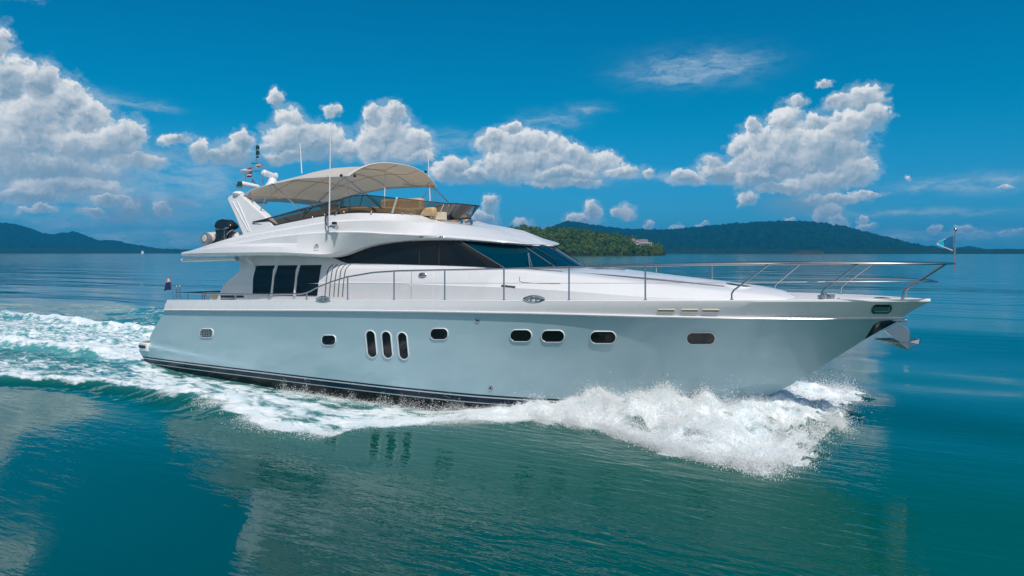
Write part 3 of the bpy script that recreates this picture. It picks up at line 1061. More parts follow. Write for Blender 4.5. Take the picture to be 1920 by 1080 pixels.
# ---- dark stem plate and the plough anchor
pl_t = [(1652, 601), (1672, 600.5), (1689, 599.5)]
pl_b = [(1625, 633), (1640, 626), (1683, 602)]
patch('stem_plate', [(1638, 609), (1650, 602.5), (1686, 599.6)], [(1622, 635.2), (1646, 621), (1688, 598.6)], [HULLB], M['black'], .012, 12, 6)
an = MB()
A = lambda x, y, Y=0.0: U(x, y, Y)
# shank: thick plate from the stem roller down to the fluke
sh_o = [A(1657, 619), A(1686, 602), A(1699, 612), A(1706, 621), A(1706.5, 641), A(1690, 642), A(1674, 633)]
sh_o = [Vector(q) for q in sh_o]
an.prism([q + Vector((0, -.05, 0)) for q in sh_o], (0, .10, 0))
ao = an.build('anchor', M['galv'], yacht, smooth=False, bevel=.01)
fk = MB()
tip, heel, keel_, back, wing = A(1640, 635.5), A(1726, 636, -.12), A(1703.5, 656), A(1684, 641, -.02), A(1706, 641, 0)
fw = A(1717, 636, .28)
t2 = A(1668, 638, -.05)
k2 = A(1679, 649, .0)
fk.add([tip, t2, back, keel_, k2], [(0, 1, 2, 4), (2, 3, 4)])
fk.add([back, wing, keel_], [(0, 1, 2)])
fk.add([wing, heel, A(1724, 645, -.1), keel_], [(0, 1, 2, 3)])
fk.add([tip, A(1668, 634.8, .12), A(1690, 637, .22), fw, A(1703.5, 656, .03), A(1679, 649, .03)], [(0, 1, 2, 5), (2, 3, 4, 5)])
fk.add([fw, heel, A(1724, 645, -.1), A(1703.5, 656, .03)], [(0, 1, 2, 3)])
fo = fk.build('fluke', M['galv'], ao, smooth=False)
so_ = fo.modifiers.new('solid', 'SOLIDIFY')
so_.thickness = .025
# bow roller
mb = MB()
q = Vector(A(1686, 600, 0))
mb.box(q + Vector((-.1, 0, .0)), (.5, .18, .05))
mb.build('bow_roller', M['steel'], yacht, bevel=.01)

# ---- rails
def gun(x):
    b = float(np.interp(x, xg, bg_))
    return b, float(np.interp(x, xg, zg))
RX = xg
# side rail, traced along the top
TOP = [(565, 551), (578, 548), (592, 540), (620, 529), (650, 519.5), (700, 511), (745, 508), (790, 507), (900, 505), (1000, 502.5), (1100, 500), (1200, 498), (1300, 496.3), (1440, 495), (1540, 494.2), (1620, 494), (1700, 494.4)]
LOW = [(330, 549), (400, 551), (470, 552), (565, 551)]
WIRE = [(652, 531), (800, 531), (1000, 531), (1200, 531), (1372, 530), (1540, 528.5), (1700, 528)]
def railcurve(poly, x0, x1, inset, n, wid=None):
    xs = np.linspace(x0, x1, n)
    b = np.array([max(gun(x)[0] - inset, 0) if wid is None else wid(x) for x in xs])
    z = pxz(poly, b, xs)
    return np.stack([xs, -b, z], 1)
pxx = lambda px, Y: U(px, 500, Y)[0]
x_a = pxx(330, -2.55)
x_b = pxx(566, -2.7)
# the pulpit is carried forward past the stem head
def pul(x):
    if x < 20:
        return max(gun(x)[0] - .07, 0)
    t = min(1, (x - 20) / 2.9)
    return (gun(20)[0] - .07) * math.sqrt(max(0, 1 - t ** 1.7))
top = railcurve(TOP, x_b, 22.9, .07, 90, pul)
low = railcurve(LOW, x_a, x_b, .07, 16)
rail = MB()
full = np.vstack([low[:-1], top])
tipz = U(1790, 494.5, 0)
full[-1] = (22.9, 0, top[-2][2])
MR = np.array((1, -1, 1))
rail.tube(full, .021, 8)
rail.tube(full * MR, .021, 8)
rail.build('top_rail', M['steel'], yacht)
mid_ = railcurve(WIRE, pxx(1545, -1.4), 22.62, .07, 40, lambda x: pul(x + .28) if x > 19.8 else pul(x))
mid_[-1, 1] = 0
mb = MB()
mb.tube(mid_, .016, 8)
mb.tube(mid_ * MR, .016, 8)
mb.build('lower_rail', M['steel'], yacht)
wire = railcurve(WIRE, pxx(652, -2.7), pxx(1548, -1.4), .07, 50)
mb = MB()
mb.tube(wire, .0045, 5)
mb.tube(wire * MR, .0045, 5)
mb.build('guard_wire', M['steel'], yacht)
def rail_z(x):
    return float(np.interp(x, full[:, 0], full[:, 2])), float(np.interp(x, full[:, 0], full[:, 1]))
def stanchion(px, bend=False):
    Y = -2.6
    for _ in range(6):
        x = U(px, 563, Y)[0]
        b, z = gun(x)
        Y = -(b - .07)
    if not bend:
        zt, yt = rail_z(x)
        pts = [(x, Y, z - .02), (x, (Y + yt) / 2, (z + zt) / 2), (x, yt, zt)]
    else:
        top_px = {1372: 1443, 1540: 1610, 1692: 1772}[px]
        xt = x
        for _ in range(8):
            zt, yt = rail_z(xt)
            xt = U(top_px, 494.5, yt)[0]
        zt, yt = rail_z(xt)
        a = np.array((x, Y, z - .02))
        c = np.array((xt, yt, zt))
        k = np.array((x + .04, Y, z + .20))
        pts = [a, np.array((x, Y, z + .13)), k, k + (c - k) * .12, k + (c - k) * .5, c]
    for sgn in (1, -1):
        mb = MB()
        mb.tube([np.array(q) * (1, sgn, 1) for q in pts], .019, 8)
        mb.lathe(np.array(pts[0]) * (1, sgn, 1) + (0, 0, .03), (0, 0, 1), [(.04, 0), (.04, .012), (.02, .02)], 8)
        mb.build('stanchion', M['steel'], yacht)
for px in (386, 442, 504, 575, 652, 739, 834, 945, 1067, 1210):
    stanchion(px)
for px in (1372, 1540, 1692):
    stanchion(px, True)
# coachroof hand rails
def roofrail(sgn):
    pts = CU([(958, 509, -1.55), (968, 504.6, -1.53), (1000, 505.6, -1.48), (1067, 511, -1.36), (1200, 521.5, -1.1), (1345, 536.3, -.72), (1352, 538.5, -.70), (1358, 543, -.69)], 6)
    pts = pts * (1, sgn, 1)
    mb = MB()
    mb.tube(pts, .021, 7)
    for px, py, Y in ((975, 505, -1.53), (1051, 510, -1.39), (1130, 516, -1.24), (1210, 522.3, -1.08), (1290, 530.6, -.87)):
        p = U(px, py, Y) * (1, sgn, 1)
        mb.tube([p, p + (0, 0, -.12)], .012, 6)
    mb.build('coachroof_rail', M['rail_grey'], yacht)
roofrail(1)
roofrail(-1)
# round hatch and sunpad on the coachroof
h = U(1385, 537.5, -.25)
mb = MB()
mb.lathe(h + (0, 0, -.05), (0.12, 0, 1), [(.36, 0), (.36, .06), (.33, .085)], 28)
hz = mb.build('deck_hatch', M['gel'], yacht)
MB().lathe(h + (-.0, 0, .035), (.12, 0, 1), [(.27, 0), (.27, .012), (.25, .016)], 28).build('hatch_glass', M['dark'], hz)
mb = MB()
sp0 = U(1106, 509, -.45)
sp1 = U(1172, 511.5, -.45)
L = sp1[0] - sp0[0]
mb.box(((sp0[0] + sp1[0]) / 2, 0, (sp0[2] + sp1[2]) / 2 - .04), (L, 1.5, .12), (Vector((1, 0, -.11)).normalized(), Vector((0, 1, 0)), Vector((.11, 0, 1)).normalized()))
mb.build('sunpad', M['gel'], yacht, bevel=.045)
mb = MB()
mb.tube(CU([(1102, 510, -.5), (1104, 505.5, -.5), (1112, 504, -.45), (1150, 504.3, -.35), (1172, 506, -.3)], 5), .014, 6)
mb.build('sunpad_rail', M['steel'], yacht)

# ---- cockpit overhang: awning roll, bracket and pillar
mb = MB()
a, b = U(342, 488, -2.25), U(443, 485, -2.25)
mb.tube([a, b], .058, 14)
aw = mb.build('awning_roll', M['gel'], yacht)
mb = MB()
d_ = (b - a) / np.linalg.norm(b - a)
mb.tube([b + d_ * .001, b + d_ * .06], .07, 14)
mb.build('end_cap', M['galv'], aw)
mb = MB()
mb.tube([U(462, 484, -2.2), U(470, 492, -2.15), U(477, 500, -2.11)], .05, 8)
mb.build('overhang_bracket', M['gel'], yacht)
# ---- stern gate and rail fittings
for px in (331, 337):
    p = U(px, 562, -2.45)
    mb = MB()
    mb.tube([p, p + (0, 0, .42)], .02, 7)
    mb.ball(p + (0, 0, .42), .035, 8, 6)
    mb.build('stern_post', M['steel'], yacht)
mb = MB()
t0, t1 = U(340, 549.5, -1.2), U(412, 546.5, -1.2)
mb.tube([t0, t1], .03, 8)
mb.build('gangway_rail', M['black'], yacht)
for px in (352, 379, 383):
    p = U(px, 562, -1.6)
    mb = MB()
    mb.tube([p, p + (0, 0, .24)], .02, 6)
    mb.build('stern_post', M['steel'], yacht)
mb = MB()
p = U(316, 577, -2.45)
mb.box(p, (.16, .12, .09))
mb.build('stern_cleat', M['black'], yacht, bevel=.02)

# ---- radar arch
ar = MB()
leg_f = [(441, 362.5), (452, 364), (471.5, 383), (494, 402), (513, 423.5), (500, 432), (456, 443.5), (440, 405), (425, 372.5), (430, 367)]
def ylean(py):
    return -2.26 + .36 * (443 - py) / 80
outer = [Vector(U(x, y, ylean(y))) for x, y in leg_f]
back_ = Vector((0, .26, 0))
ar.prism(outer, back_)
ar.prism([q * 1 for q in [Vector((v.x, -v.y, v.z)) for v in outer]][::-1], -back_)
# crosspiece
q0, q1, q2, q3 = [Vector(U(x, y, ylean(y))) for x, y in ((427, 369), (441, 362.5), (468, 372), (440, 379))]
cr_rows = []
for k in range(13):
    t = -1 + k / 6
    rise = .10 * (1 - t * t)
    cr_rows.append([Vector((q.x - .0, -t * abs(q.y) * .93 * -1, q.z + rise - .01)) for q in (q0, q1, q2, q3)])
ar.grid([[tuple(v) for v in r_] for r_ in cr_rows], closed=True)
ar.build('radar_arch', M['gel'], yacht, angle=30, bevel=.035)
mb = MB()
for o_ in (0, 9):
    mb.tube([np.array(U(436 + o_, 378 + o_ * 0, ylean(378) - .012)), np.array(U(466 + o_ * .4, 434, ylean(434) - .012))], .012, 5)
mb.build('arch_crease', M['gel'], yacht)
mb = MB()
p0 = U(447, 363, -1.85)
mb.ball(p0, .16, 14, 8, (1.2, 1, .5))
mb.build('arch_cap', M['gel'], yacht)

# mast gear carried by the arch
def P3(x, y, Y):
    return Vector(U(x, y, Y))
def radar(cx, cy, Y, x2, y2, r_, pedx, pedy):
    a, b = P3(cx, cy, Y), P3(x2, y2, Y + .6)
    mb = MB()
    n_ = 10
    pts = [a + (b - a) * k / n_ for k in range(n_ + 1)]
    rr2 = [r_ * .55] + [r_] * (n_ - 1) + [r_ * .5]
    mb.tube(pts, rr2, 12)
    o = mb.build('radar_scanner', M['gel'], yacht)
    p = P3(pedx, pedy, Y + .3)
    m2 = MB()
    m2.lathe(p + Vector((0, 0, -.42)), (0, 0, 1), [(.30, 0), (.26, .18), (.14, .36), (.10, .46)], 16)
    m2.build('pedestal', M['gel'], o)
radar(492, 322.5, -.9, 519, 333, .10, 511, 336)
radar(452, 343.5, -1.0, 487, 351, .075, 484, 357)
mb = MB()
p = P3(517, 328, -.3)
mb.lathe(p, (0, 0, 1), [(.07, -.12), (.08, 0), (.06, .06)], 10)
mb.build('gps_dome', M['gel'], yacht)
# satellite dish shaped dome on a stalk
p = P3(459.5, 321, -.6)
mb = MB()
mb.lathe(p, (0, 0, 1), [(.05, -.09), (.17, -.02), (.19, .01), (.12, .05), (.02, .06)], 18)
dm_ = mb.build('tv_antenna', M['gel'], yacht)
MB().tube([p + Vector((0, 0, -.05)), P3(460, 345, -.6)], .018, 6).build('stalk', M['steel'], dm_)
MB().tube([p, p + Vector((0, 0, .1))], .012, 6).build('spike', M['gel'], dm_)
# mast frame
mb = MB()
for x in (472.5, 491):
    mb.tube([P3(x, 308, -.35), P3(x, 346, -.35)], .018, 7)
mb.tube([P3(472, 306, -.35), P3(491, 309, -.35)], .018, 7)
mb.tube([P3(472, 321, -.35), P3(491, 321, -.35)], .014, 7)
mb.tube([P3(472.5, 336, -.35), P3(479, 345, -.35)], .018, 6)
mb.tube([P3(491, 337, -.35), P3(493, 344, -.35)], .026, 6)
mb.tube([P3(480.6, 306, -.35), P3(481, 275, -.35)], .016, 7)
ms = mb.build('mast', M['steel'], yacht)
mb = MB()
for y in (276.5, 287):
    q = P3(483, y, -.35)
    mb.lathe(q, (0, 0, 1), [(.05, -.06), (.06, -.03), (.06, .05), (.04, .07)], 10)
    mb.lathe(q + Vector((0, 0, -.13)), (0, 0, 1), [(.03, -.03), (.045, .0), (.03, .04)], 8)
mb.build('navigation_light', M['green'], ms)
mb = MB()
mb.box(P3(484.5, 311.5, -.36), (.22, .03, .12))
bd = mb.build('name_board', M['white_cloth'], ms)
for k in range(2):
    MB().box(P3(481.6 + k * 2.4, 312, -.385), (.035, .012, .05)).build('green_mark', M['green'], bd)
    MB().box(P3(486 + k * 2.2, 312, -.385), (.035, .012, .05)).build('red_mark', M['red'], bd)
# wind gauge / horn cluster at left
mb = MB()
mb.tube([P3(449.5, 362, -1.5), P3(449.5, 345, -1.5)], .014, 6)
mb.tube([P3(443, 352, -1.5), P3(456, 352, -1.5)], .012, 6)
for x in (443.5, 455.5):
    mb.tube([P3(x, 346, -1.5), P3(x, 355, -1.5)], .026, 7)
cl = mb.build('light_bracket', M['steel'], yacht)
MB().lathe(P3(449.5, 345.5, -1.5), (0, 0, 1), [(.075, -.07), (.08, 0), (.075, .07), (.05, .085)], 10).build('navigation_light', M['green'], cl)

# ---- whip antennas
def whip(top, bot, Y, r0_, r1_, name='whip_antenna'):
    mb = MB()
    mb.tube([U(*bot, Y), U(bot[0] + (top[0] - bot[0]) * .5, bot[1] + (top[1] - bot[1]) * .5, Y), U(*top, Y)], [r0_, (r0_ + r1_) / 2, r1_], 7)
    return mb.build(name, M['gel'], yacht)
wa = whip((620.3, 232), (617, 424), -2.42, .021, .010)
whip((562.5, 268), (566, 325), .5, .02, .012)
whip((802.5, 286), (806.5, 378), 1.7, .018, .010)
mb = MB()
q = P3(616, 426, -2.36)
mb.tube([P3(611, 404, -2.1), P3(611.5, 418, -2.28), P3(614, 425, -2.36)], .03, 7)
mb.tube([P3(613, 424, -2.4), P3(629, 424.5, -2.4)], .03, 7)
mb.tube([P3(613, 424, -2.42), P3(613.5, 432, -2.46)], .03, 7)
mb.lathe(P3(629, 426, -2.42), (1, 0, 0), [(.03, -.1), (.05, 0), (.07, .05)], 10)
bk = mb.build('antenna_bracket', M['steel'], yacht)
MB().box(P3(627, 418.5, -2.42), (.11, .1, .08)).build('clamp', M['black'], bk, bevel=.015)

# ---- flybridge windscreen of tinted plastic
T0 = [(474, 419.5, -2.15), (515, 421.5, -2.13), (565, 411.5, -2.07), (600, 405, -2.03), (635, 400.5, -1.99), (670, 398, -1.92), (735, 399.5, -1.6), (800, 404, -1.0), (832, 409, -.35), (840, 411.5, .0)]
T1 = [(474, 416, -2.15), (512, 407.5, -2.13), (562, 394.5, -2.08), (600, 385.5, -2.06), (632, 376, -2.04), (672, 366, -1.98), (735, 370.5, -1.72), (800, 377, -1.2), (842, 382, -.6), (861, 383, .0)]
t0c, t1c = CU(T0, 6), CU(T1, 6)
mb = MB()
f0 = np.vstack([t0c, (t0c[:-1] * MR)[::-1]])
f1 = np.vstack([t1c, (t1c[:-1] * MR)[::-1]])
mb.grid([f0 + (f1 - f0) * k / 5 for k in range(6)])
ts = mb.build('flybridge_screen', M['tint'], yacht)
nvs = 6
mb = MB()
k0, k1 = len(t0c) - 6, len(t0c) + 5
vo = np.array([0.02, 0, 0])
mb.grid([f0[k0:k1] + vo + (f1[k0:k1] - f0[k0:k1]) * k / 5 for k in range(6)])
mb.build('dark_screen_front', M['black'], ts)  # opaque black stands for the tinted screen darkening where seen edge-on
mb = MB()
mb.tube(f1, .014, 6)
mb.build('screen_rim', M['rubber'], ts)
mb = MB()
mb.tube(f0 + (0, 0, -.0), .02, 6)
mb.build('screen_base', M['rubber'], ts)
for (a, b) in (((566, 411), (574, 391)), ((628, 402), (645, 374))):
    mb = MB()
    mb.tube([U(*a, -2.06), U(*b, -2.06)], .03, 6)
    mb.build('screen_brace', M['steel'], ts)
mb = MB()
mb.tube([U(735.5, 399, -1.66), U(744, 371, -1.76)], .03, 6)
mb.build('screen_joint', M['white_cloth'], ts)
mb = MB()
for (x, y, Y) in ((586, 407, -2.1), (609, 402.5, -2.06), (645, 398, -2.02), (696, 397.5, -1.9), (755, 400, -1.52), (771, 400.8, -1.38), (794, 402.6, -1.12)):
    MB().ball(U(x, y, Y), .028, 8, 6).build('screen_knob', M['steel'], ts)
# stainless hand rail above the aft screen
mb = MB()
hr = CU([(474, 420, -2.13), (477, 417.5, -2.13), (520, 404.5, -2.1), (580, 387.5, -2.06), (636, 373.5, -2.02)], 6)
mb.tube(hr, .022, 7)
mb.build('flybridge_rail', M['steel'], yacht)
# tan lining and sofa backs all round inside the screen
mb = MB()
li = f0.copy()
li[:, 1] *= .93
li[:, 0] -= .06
ok = [i for i in range(len(li)) if li[i, 0] > 7.6]
li = li[ok]
hgt_ = np.interp(li[:, 0], (7.6, 8.4, 10.2, 10.8), (.03, .15, .17, .06))
up_ = np.stack([0 * hgt_, 0 * hgt_, hgt_], 1)
inw = li * (1, .72, 1) + (-.25, 0, 0)
mb.grid([li + (0, 0, -.3), li + up_ * .8, li * .9 + inw * .1 + up_, inw + up_, inw + (0, 0, -.4)])
mb.build('sofa_back', M['seat'], yacht)
# seating along the after part of the flybridge, interior shadow put into its dark colour
mb = MB()
lo_ = CU([(496, 426, -1.75), (565, 413, -1.7), (640, 401, -1.6), (690, 399, -1.5)], 6)
hi_ = CU([(500, 417, -1.7), (565, 399.5, -1.65), (640, 387, -1.55), (690, 387, -1.45)], 6)
bk_ = hi_ + (0, .5, 0)
mb.grid([lo_, hi_, bk_, bk_ + (0, .1, -.5)])
mb.build('side_seating', M['interior'], yacht)
# helm console and seats behind the screen
mb = MB()
se = [U(x, y, Y) for x, y, Y in ((650, 396, -1.6), (735, 391, -1.3), (790, 396, -.8), (815, 401, -.2))]
se = np.array(se)
seat_rows = []
sc_ = spl(np.vstack([se, (se[:-1] * MR)[::-1]]), 6)
inn_ = sc_ * (1, .55, 1) + (-.55, 0, 0)
seat_rows = [sc_ + (0, 0, -.65), sc_, sc_ * .5 + inn_ * .5 + (0, 0, .02), inn_, inn_ + (0, 0, -.65)]
mb.grid(seat_rows)
mb.build('dashboard', M['seat'], yacht)
def cushion(px0, px1, py0, py1, Y, thick, name='seat_back', m_='seat'):
    a, b = U(px0, py0, Y), U(px1, py1, Y)
    c_ = (a + b) / 2
    mb = MB()
    mb.box((c_[0], Y + thick / 2, c_[2]), (abs(b[0] - a[0]), thick, abs(a[2] - b[2])))
    return mb.build(name, M[m_], yacht, bevel=.06)
cushion(722, 788, 374, 402, -1.0, .22)
cushion(716, 812, 392, 404, -1.15, .2, 'seat_back')
cushion(640, 700, 392, 408, -1.2, .5, 'seat_base')
cushion(575, 640, 398, 420, -1.2, .45, 'seat_back', 'groove')
cushion(712, 730, 374, 402, -.2, .5, 'helm_seat', 'cushion')
mb = MB()
p = U(824, 405, -.85)
mb.box(p, (.34, .2, .2))
mb.tube([p + (.1, -.1, .08), p + (.24, -.12, .3)], .014, 5)
mb.build('search_light', M['cushion'], yacht, bevel=.03)
# horns on the roof
for px in (858, 876):
    p = U(px, 417.5 if px < 870 else 419.5, -.55)
    mb = MB()
    mb.lathe(p + (-.06, 0, .02), (1, 0, .05), [(.035, 0), (.035, .08), (.05, .14), (.065, .2)], 12)
    mb.tube([p + (0, 0, -.12), p + (0, 0, .02)], .03, 7)
    mb.build('air_horn', M['steel'], yacht)
for px, py in ((788, 444.5), (792, 444.5), (826, 444.3), (831, 444.3), (878, 450.5)):
    h = cast(px, py, [FLB])
    if h:
        MB().lathe(h[0] - h[1] * .01, h[1], [(.03, 0), (.03, .02), (.015, .03)], 8).build('roof_stud', M['steel'], yacht)

# ---- bimini canopy
XA, XF = 4.4, 8.85
def edge_z(x):
    return float(np.interp(x, (4.4, 4.9, 5.75, 6.9, 7.8, 8.5, 8.85), (5.30, 5.50, 5.64, 5.71, 5.70, 5.68, 5.68)))
def crown(x):
    return float(np.interp(x, (4.4, 4.8, 5.6, 6.6, 7.3, 7.8, 8.2, 8.85), (.02, .09, .22, .33, .42, .42, .41, .50)))
nx_, ny_ = 44, 41
cv = np.zeros((nx_, ny_, 3))
for i in range(nx_):
    t = i / (nx_ - 1)
    x = XA + (XF - XA) * t
    for j in range(ny_):
        s_ = -1 + 2 * j / (ny_ - 1)
        y = 1.9 * s_
        ez = edge_z(x)
        c_ = crown(x)
        arch = (1 - abs(s_) ** 2.7)
        # the cloth sags between its bows at the edges
        sag = .05 * math.sin(math.pi * min(1, max(0, (x - 5.0) / 1.7))) * abs(s_) ** 6 * -.5
        xx = x + .10 * (1 - s_ * s_) * max(0, (t - .8) / .2)
        z = ez + c_ * arch + sag
        # pinned corner by the middle bow
        z -= .06 * math.exp(-((x - 8.45) / .16) ** 2) * (1 - abs(s_) ** 2) + .0
        cv[i, j] = (xx, y, z)
mb = MB()
mb.grid(cv)
cvo = mb.build('canopy', M['canvas_in'], yacht)
so_ = cvo.modifiers.new('solid', 'SOLIDIFY')
so_.thickness = .015
so_.offset = -1
mb = MB()
for j in (0, ny_ - 1):
    mb.tube(cv[:, j], .016, 6)
mb.tube(cv[-1], .018, 6)
mb.tube(cv[0], .018, 6)
mb.build('hem', M['white_cloth'], cvo)
mb = MB()
for j in (10, 20, 30):
    mb.tube(cv[:, j] + (0, 0, -.022), .008, 5)
for i in (12, 24, 34):
    mb.tube(cv[i] + (0, 0, -.024), .012, 5)
mb.build('seam', M['seam'], cvo)
def pole(a, b, r_=.018, both=True):
    for sg in ((1, -1) if both else (1,)):
        mb = MB()
        mb.tube([np.array(a) * (1, sg, 1), np.array(b) * (1, sg, 1)], r_, 7)
        mb.build('canopy_pole', M['steel'], yacht)
cn = np.array((8.72, -1.9, edge_z(8.72) - .01))
pole(cn, U(567.5, 406, -2.02))
pole(cn, U(658, 394, -1.9))
pole(cn, U(718, 393, -1.72))
c2 = np.array((5.75, -1.9, edge_z(5.75) - .01))
pole(c2, U(488.5, 395, -1.98))
pole(c2, U(570, 399, -2.02))
c3 = np.array((4.75, -1.88, edge_z(4.75) - .02))
pole(c3, c3 + (-.25, .0, -.42), .014)
pole(c3, c3 + (.2, .0, -.55), .014)
mb = MB()
mb.tube([U(723.5, 309.5, 0), U(720, 392, -.3)], .012, 6)
mb.build('canopy_strap', M['white_cloth'], yacht)
mb = MB()
for (x, y, Y) in ((640, 329, -1.92), (665, 329.5, -1.7), (798, 322, 1.2)):
    mb.ball(U(x, y, Y), .045, 8, 6)
mb.build('canopy_clip', M['black'], yacht)
for (a, b, n_) in ((1.9, 0, 0),):
    ft = np.array((8.6, 1.9, edge_z(8.6) - .02))
    pole(ft, ft + (-.75, -.4, .12), .018, False)

# ================================================================== TENDER on the upper deck
tn = empty('tender', (3.0, -1.2, FLOOR))
tag(tn, 'grey and white inflatable tender under a cover, stowed behind the radar arch', 'tender')
mb = MB()
for (px, py, rr2) in ((392, 447, .19),):
    a = U(px, py, -1.95)
    pts = [a + (0, -.18, .0), a + (0, -.02, 0), a + (0, .2, 0), a + (0, 3.0, .04)]
    mb.tube(pts, [.10, rr2, rr2 + .02, rr2 + .02], 18)
    b = a + (1.5, 0, 0)
    pts = [np.array(q) + (1.45, 0, -.0) for q in pts]
    mb.tube(pts, [.08, rr2, rr2 + .02, rr2 + .02], 18)
mb.build('inflatable_tube', M['tube'], tn)
mb = MB()
mb.tube([a + (0, -.16, -.03), a + (0, -.02, -.03)], .2, 14)
mb.build('tube_cone', M['grey'], tn)
mb = MB()
for k in range(12):
    pass
rowsg = []
for k in range(13):
    t = k / 12
    y = -1.75 + 2.9 * t
    prof = []
    for q in range(13):
        s_ = q / 12
        xq = a[0] + .12 + 1.5 * s_
        zq = a[2] + .02 + .20 * math.sin(math.pi * s_) ** .6 + .03 * math.sin(9 * s_ + 3 * t)
        prof.append((xq, y, zq))
    rowsg.append(prof)
mb.grid(rowsg)
mb.grid([[tuple(np.array(q) + (0, -.001, -.0)) for q in rowsg[0]], [(q[0], q[1], a[2] - .2) for q in rowsg[0]]])
mb.build('boat_cover', M['grey'], tn)

ob = empty('outboard_motor', U(410, 455, -2.0))
tag(ob, 'black outboard motor tilted on the tender stern, beside the radar arch', 'outboard motor')
mb = MB()
YO = -2.0
cw = [U(x, y, YO) for x, y in ((399.5, 425), (401.5, 417), (407, 412), (414, 410.5), (421, 412), (428, 417.5), (432.5, 424.5), (429, 429.5), (420, 432), (404, 431.5))]
mb.prism(cw, (0, .34, 0))
mb.build('cowl', M['black'], ob, bevel=.07)
mb = MB()
lg = [U(x, y, YO + .05) for x, y in ((402.5, 429), (422, 430), (420, 440), (413, 452), (404, 457.5), (394, 458.5), (402, 449), (404, 440))]
mb.prism(lg, (0, .24, 0))
mb.build('leg', M['black'], ob, bevel=.03)
mb = MB()
pr = [U(x, y, YO - .03) for x, y in ((420, 433), (428, 431), (438, 427), (432, 434), (424, 441), (419, 440))]
mb.prism(pr, (0, .12, 0))
mb.build('tiller_bracket', M['black'], ob, bevel=.02)
mb = MB()
mb.tube(CU([(421, 452, YO - .08), (421, 432, YO - .1), (424, 427, YO - .1), (430, 427, YO - .1)], 5), .02, 6)
mb.tube(CU([(424, 452, YO - .08), (425, 440, YO - .1), (432, 433, YO - .1), (438, 431, YO - .1)], 5), .016, 6)
mb.build('hose', M['galv'], ob)
mb = MB()
mb.tube([U(428, 420, -1.9), U(444, 420, -1.6)], .02, 6)
mb.build('tilt_bar', M['steel'], ob)

# ================================================================== FLAGS
def cloth(name, quad, Y, mats_, stripes_axis, wave, nx2=14, ny2=10, parent=None):
    """quad: 4 picture corners TL, TR, BR, BL at half-breadth Y"""
    tl_, tr_, br2, bl = [np.array(U(*q, Y)) for q in quad]
    mb = MB()
    g = np.zeros((ny2 + 1, nx2 + 1, 3))
    for i in range(ny2 + 1):
        for j in range(nx2 + 1):
            a_, b_ = i / ny2, j / nx2
            p_ = tl_ * (1 - a_) * (1 - b_) + tr_ * (1 - a_) * b_ + br2 * a_ * b_ + bl * a_ * (1 - b_)
            p_ = p_ + np.array((0, wave * math.sin(6 * b_ + 2 * a_) * (b_ if stripes_axis != 'r' else 1 - b_), 0))
            g[i, j] = p_
    for i in range(ny2):
        for j in range(nx2):
            mb.cur = mats_(i / (ny2 - 1), j / (nx2 - 1))
            mb.add([g[i, j], g[i, j + 1], g[i + 1, j + 1], g[i + 1, j]], [(0, 1, 2, 3)])
    return mb
# bow pennant on its staff
mb = MB()
mb.tube([U(1789.5, 510, 0), U(1791, 431, 0)], .016, 7)
stf = mb.build('flag_staff', M['steel'], yacht)
MB().ball(U(1791.2, 430.5, 0), .035, 8, 6).build('finial', M['steel'], stf)
mb = cloth('bow_pennant', [(1755, 453.5), (1787.5, 442), (1786.5, 471), (1756, 458)], 0.0,
           lambda a, b: 2 if (a > .90 or b < .10 or (a < .08 and b < .6)) else (1 if b < .45 else 0), 'r', .05, 24, 20)
fl1 = mb.build('pennant', [M['pennant'], M['pennant2'], M['white_cloth']])
tag(fl1, 'small blue triangular pennant with white edge, flying from the bow staff', 'flag')
# stern ensign
mb = MB()
mb.tube([U(325, 563, -2.1), U(319, 517, -2.1)], .014, 6)
mb.build('flag_staff', M['steel'], yacht)
mb = cloth('ensign', [(311.5, 524), (318.5, 522), (318, 543), (307.5, 546)], -2.1,
           lambda a, b: (1 if b < .6 else 2) if a < .3 else 0, 'l', .07)
fl2 = mb.build('flag', [M['navy'], M['orange'], M['white_cloth']])
tag(fl2, 'dark blue and orange flag drooping at the stern rail', 'flag')
# courtesy flag on the mast
mb = cloth('courtesy', [(460, 317), (471.5, 313), (471.5, 332), (460, 333)], -.35,
           lambda a, b: (0 if a < .2 or a > .82 else (1 if a < .34 or a > .68 else 2)), 'r', .06, 8, 12)
fl3 = mb.build('flag', [M['red'], M['white_cloth'], M['navy']])
tag(fl3, 'red, white and blue striped flag beside the mast frame', 'flag')

# ================================================================== WATER
def vnoise(x, y, seed=0):
    """smooth value noise on arrays"""
    xi, yi = np.floor(x).astype(np.int64), np.floor(y).astype(np.int64)
    fx_, fy_ = x - xi, y - yi
    fx_ = fx_ * fx_ * (3 - 2 * fx_)
    fy_ = fy_ * fy_ * (3 - 2 * fy_)
    def h(a, b):
        n = (a * 374761393 + b * 668265263 + seed * 974634777) & 0x7fffffff
        n = ((n ^ (n >> 13)) * 1274126177) & 0x7fffffff
        n = n ^ (n >> 16)
        return (n & 0xffff) / 65535.0
    return (h(xi, yi) * (1 - fx_) + h(xi + 1, yi) * fx_) * (1 - fy_) + (h(xi, yi + 1) * (1 - fx_) + h(xi + 1, yi + 1) * fx_) * fy_

def fbm(x, y, oct_=4, seed=0):
    a, s_, t = .5, 0, 0
    for k in range(oct_):
        s_ = s_ + a * vnoise(x, y, seed + k)
        t += a
        x, y, a = x * 2.03 + 7.1, y * 2.03 + 3.7, a * .55
    return s_ / t

def graded(lo, hi, step, lim, ratio):
    core = np.arange(lo, hi + step / 2, step)
    ext = []
    d, p = step, 0
    while p < lim:
        d *= ratio
        p += d
        ext.append(p)
    ext = np.array(ext)
    return np.r_[(lo - ext)[::-1], core, core[-1] + ext]

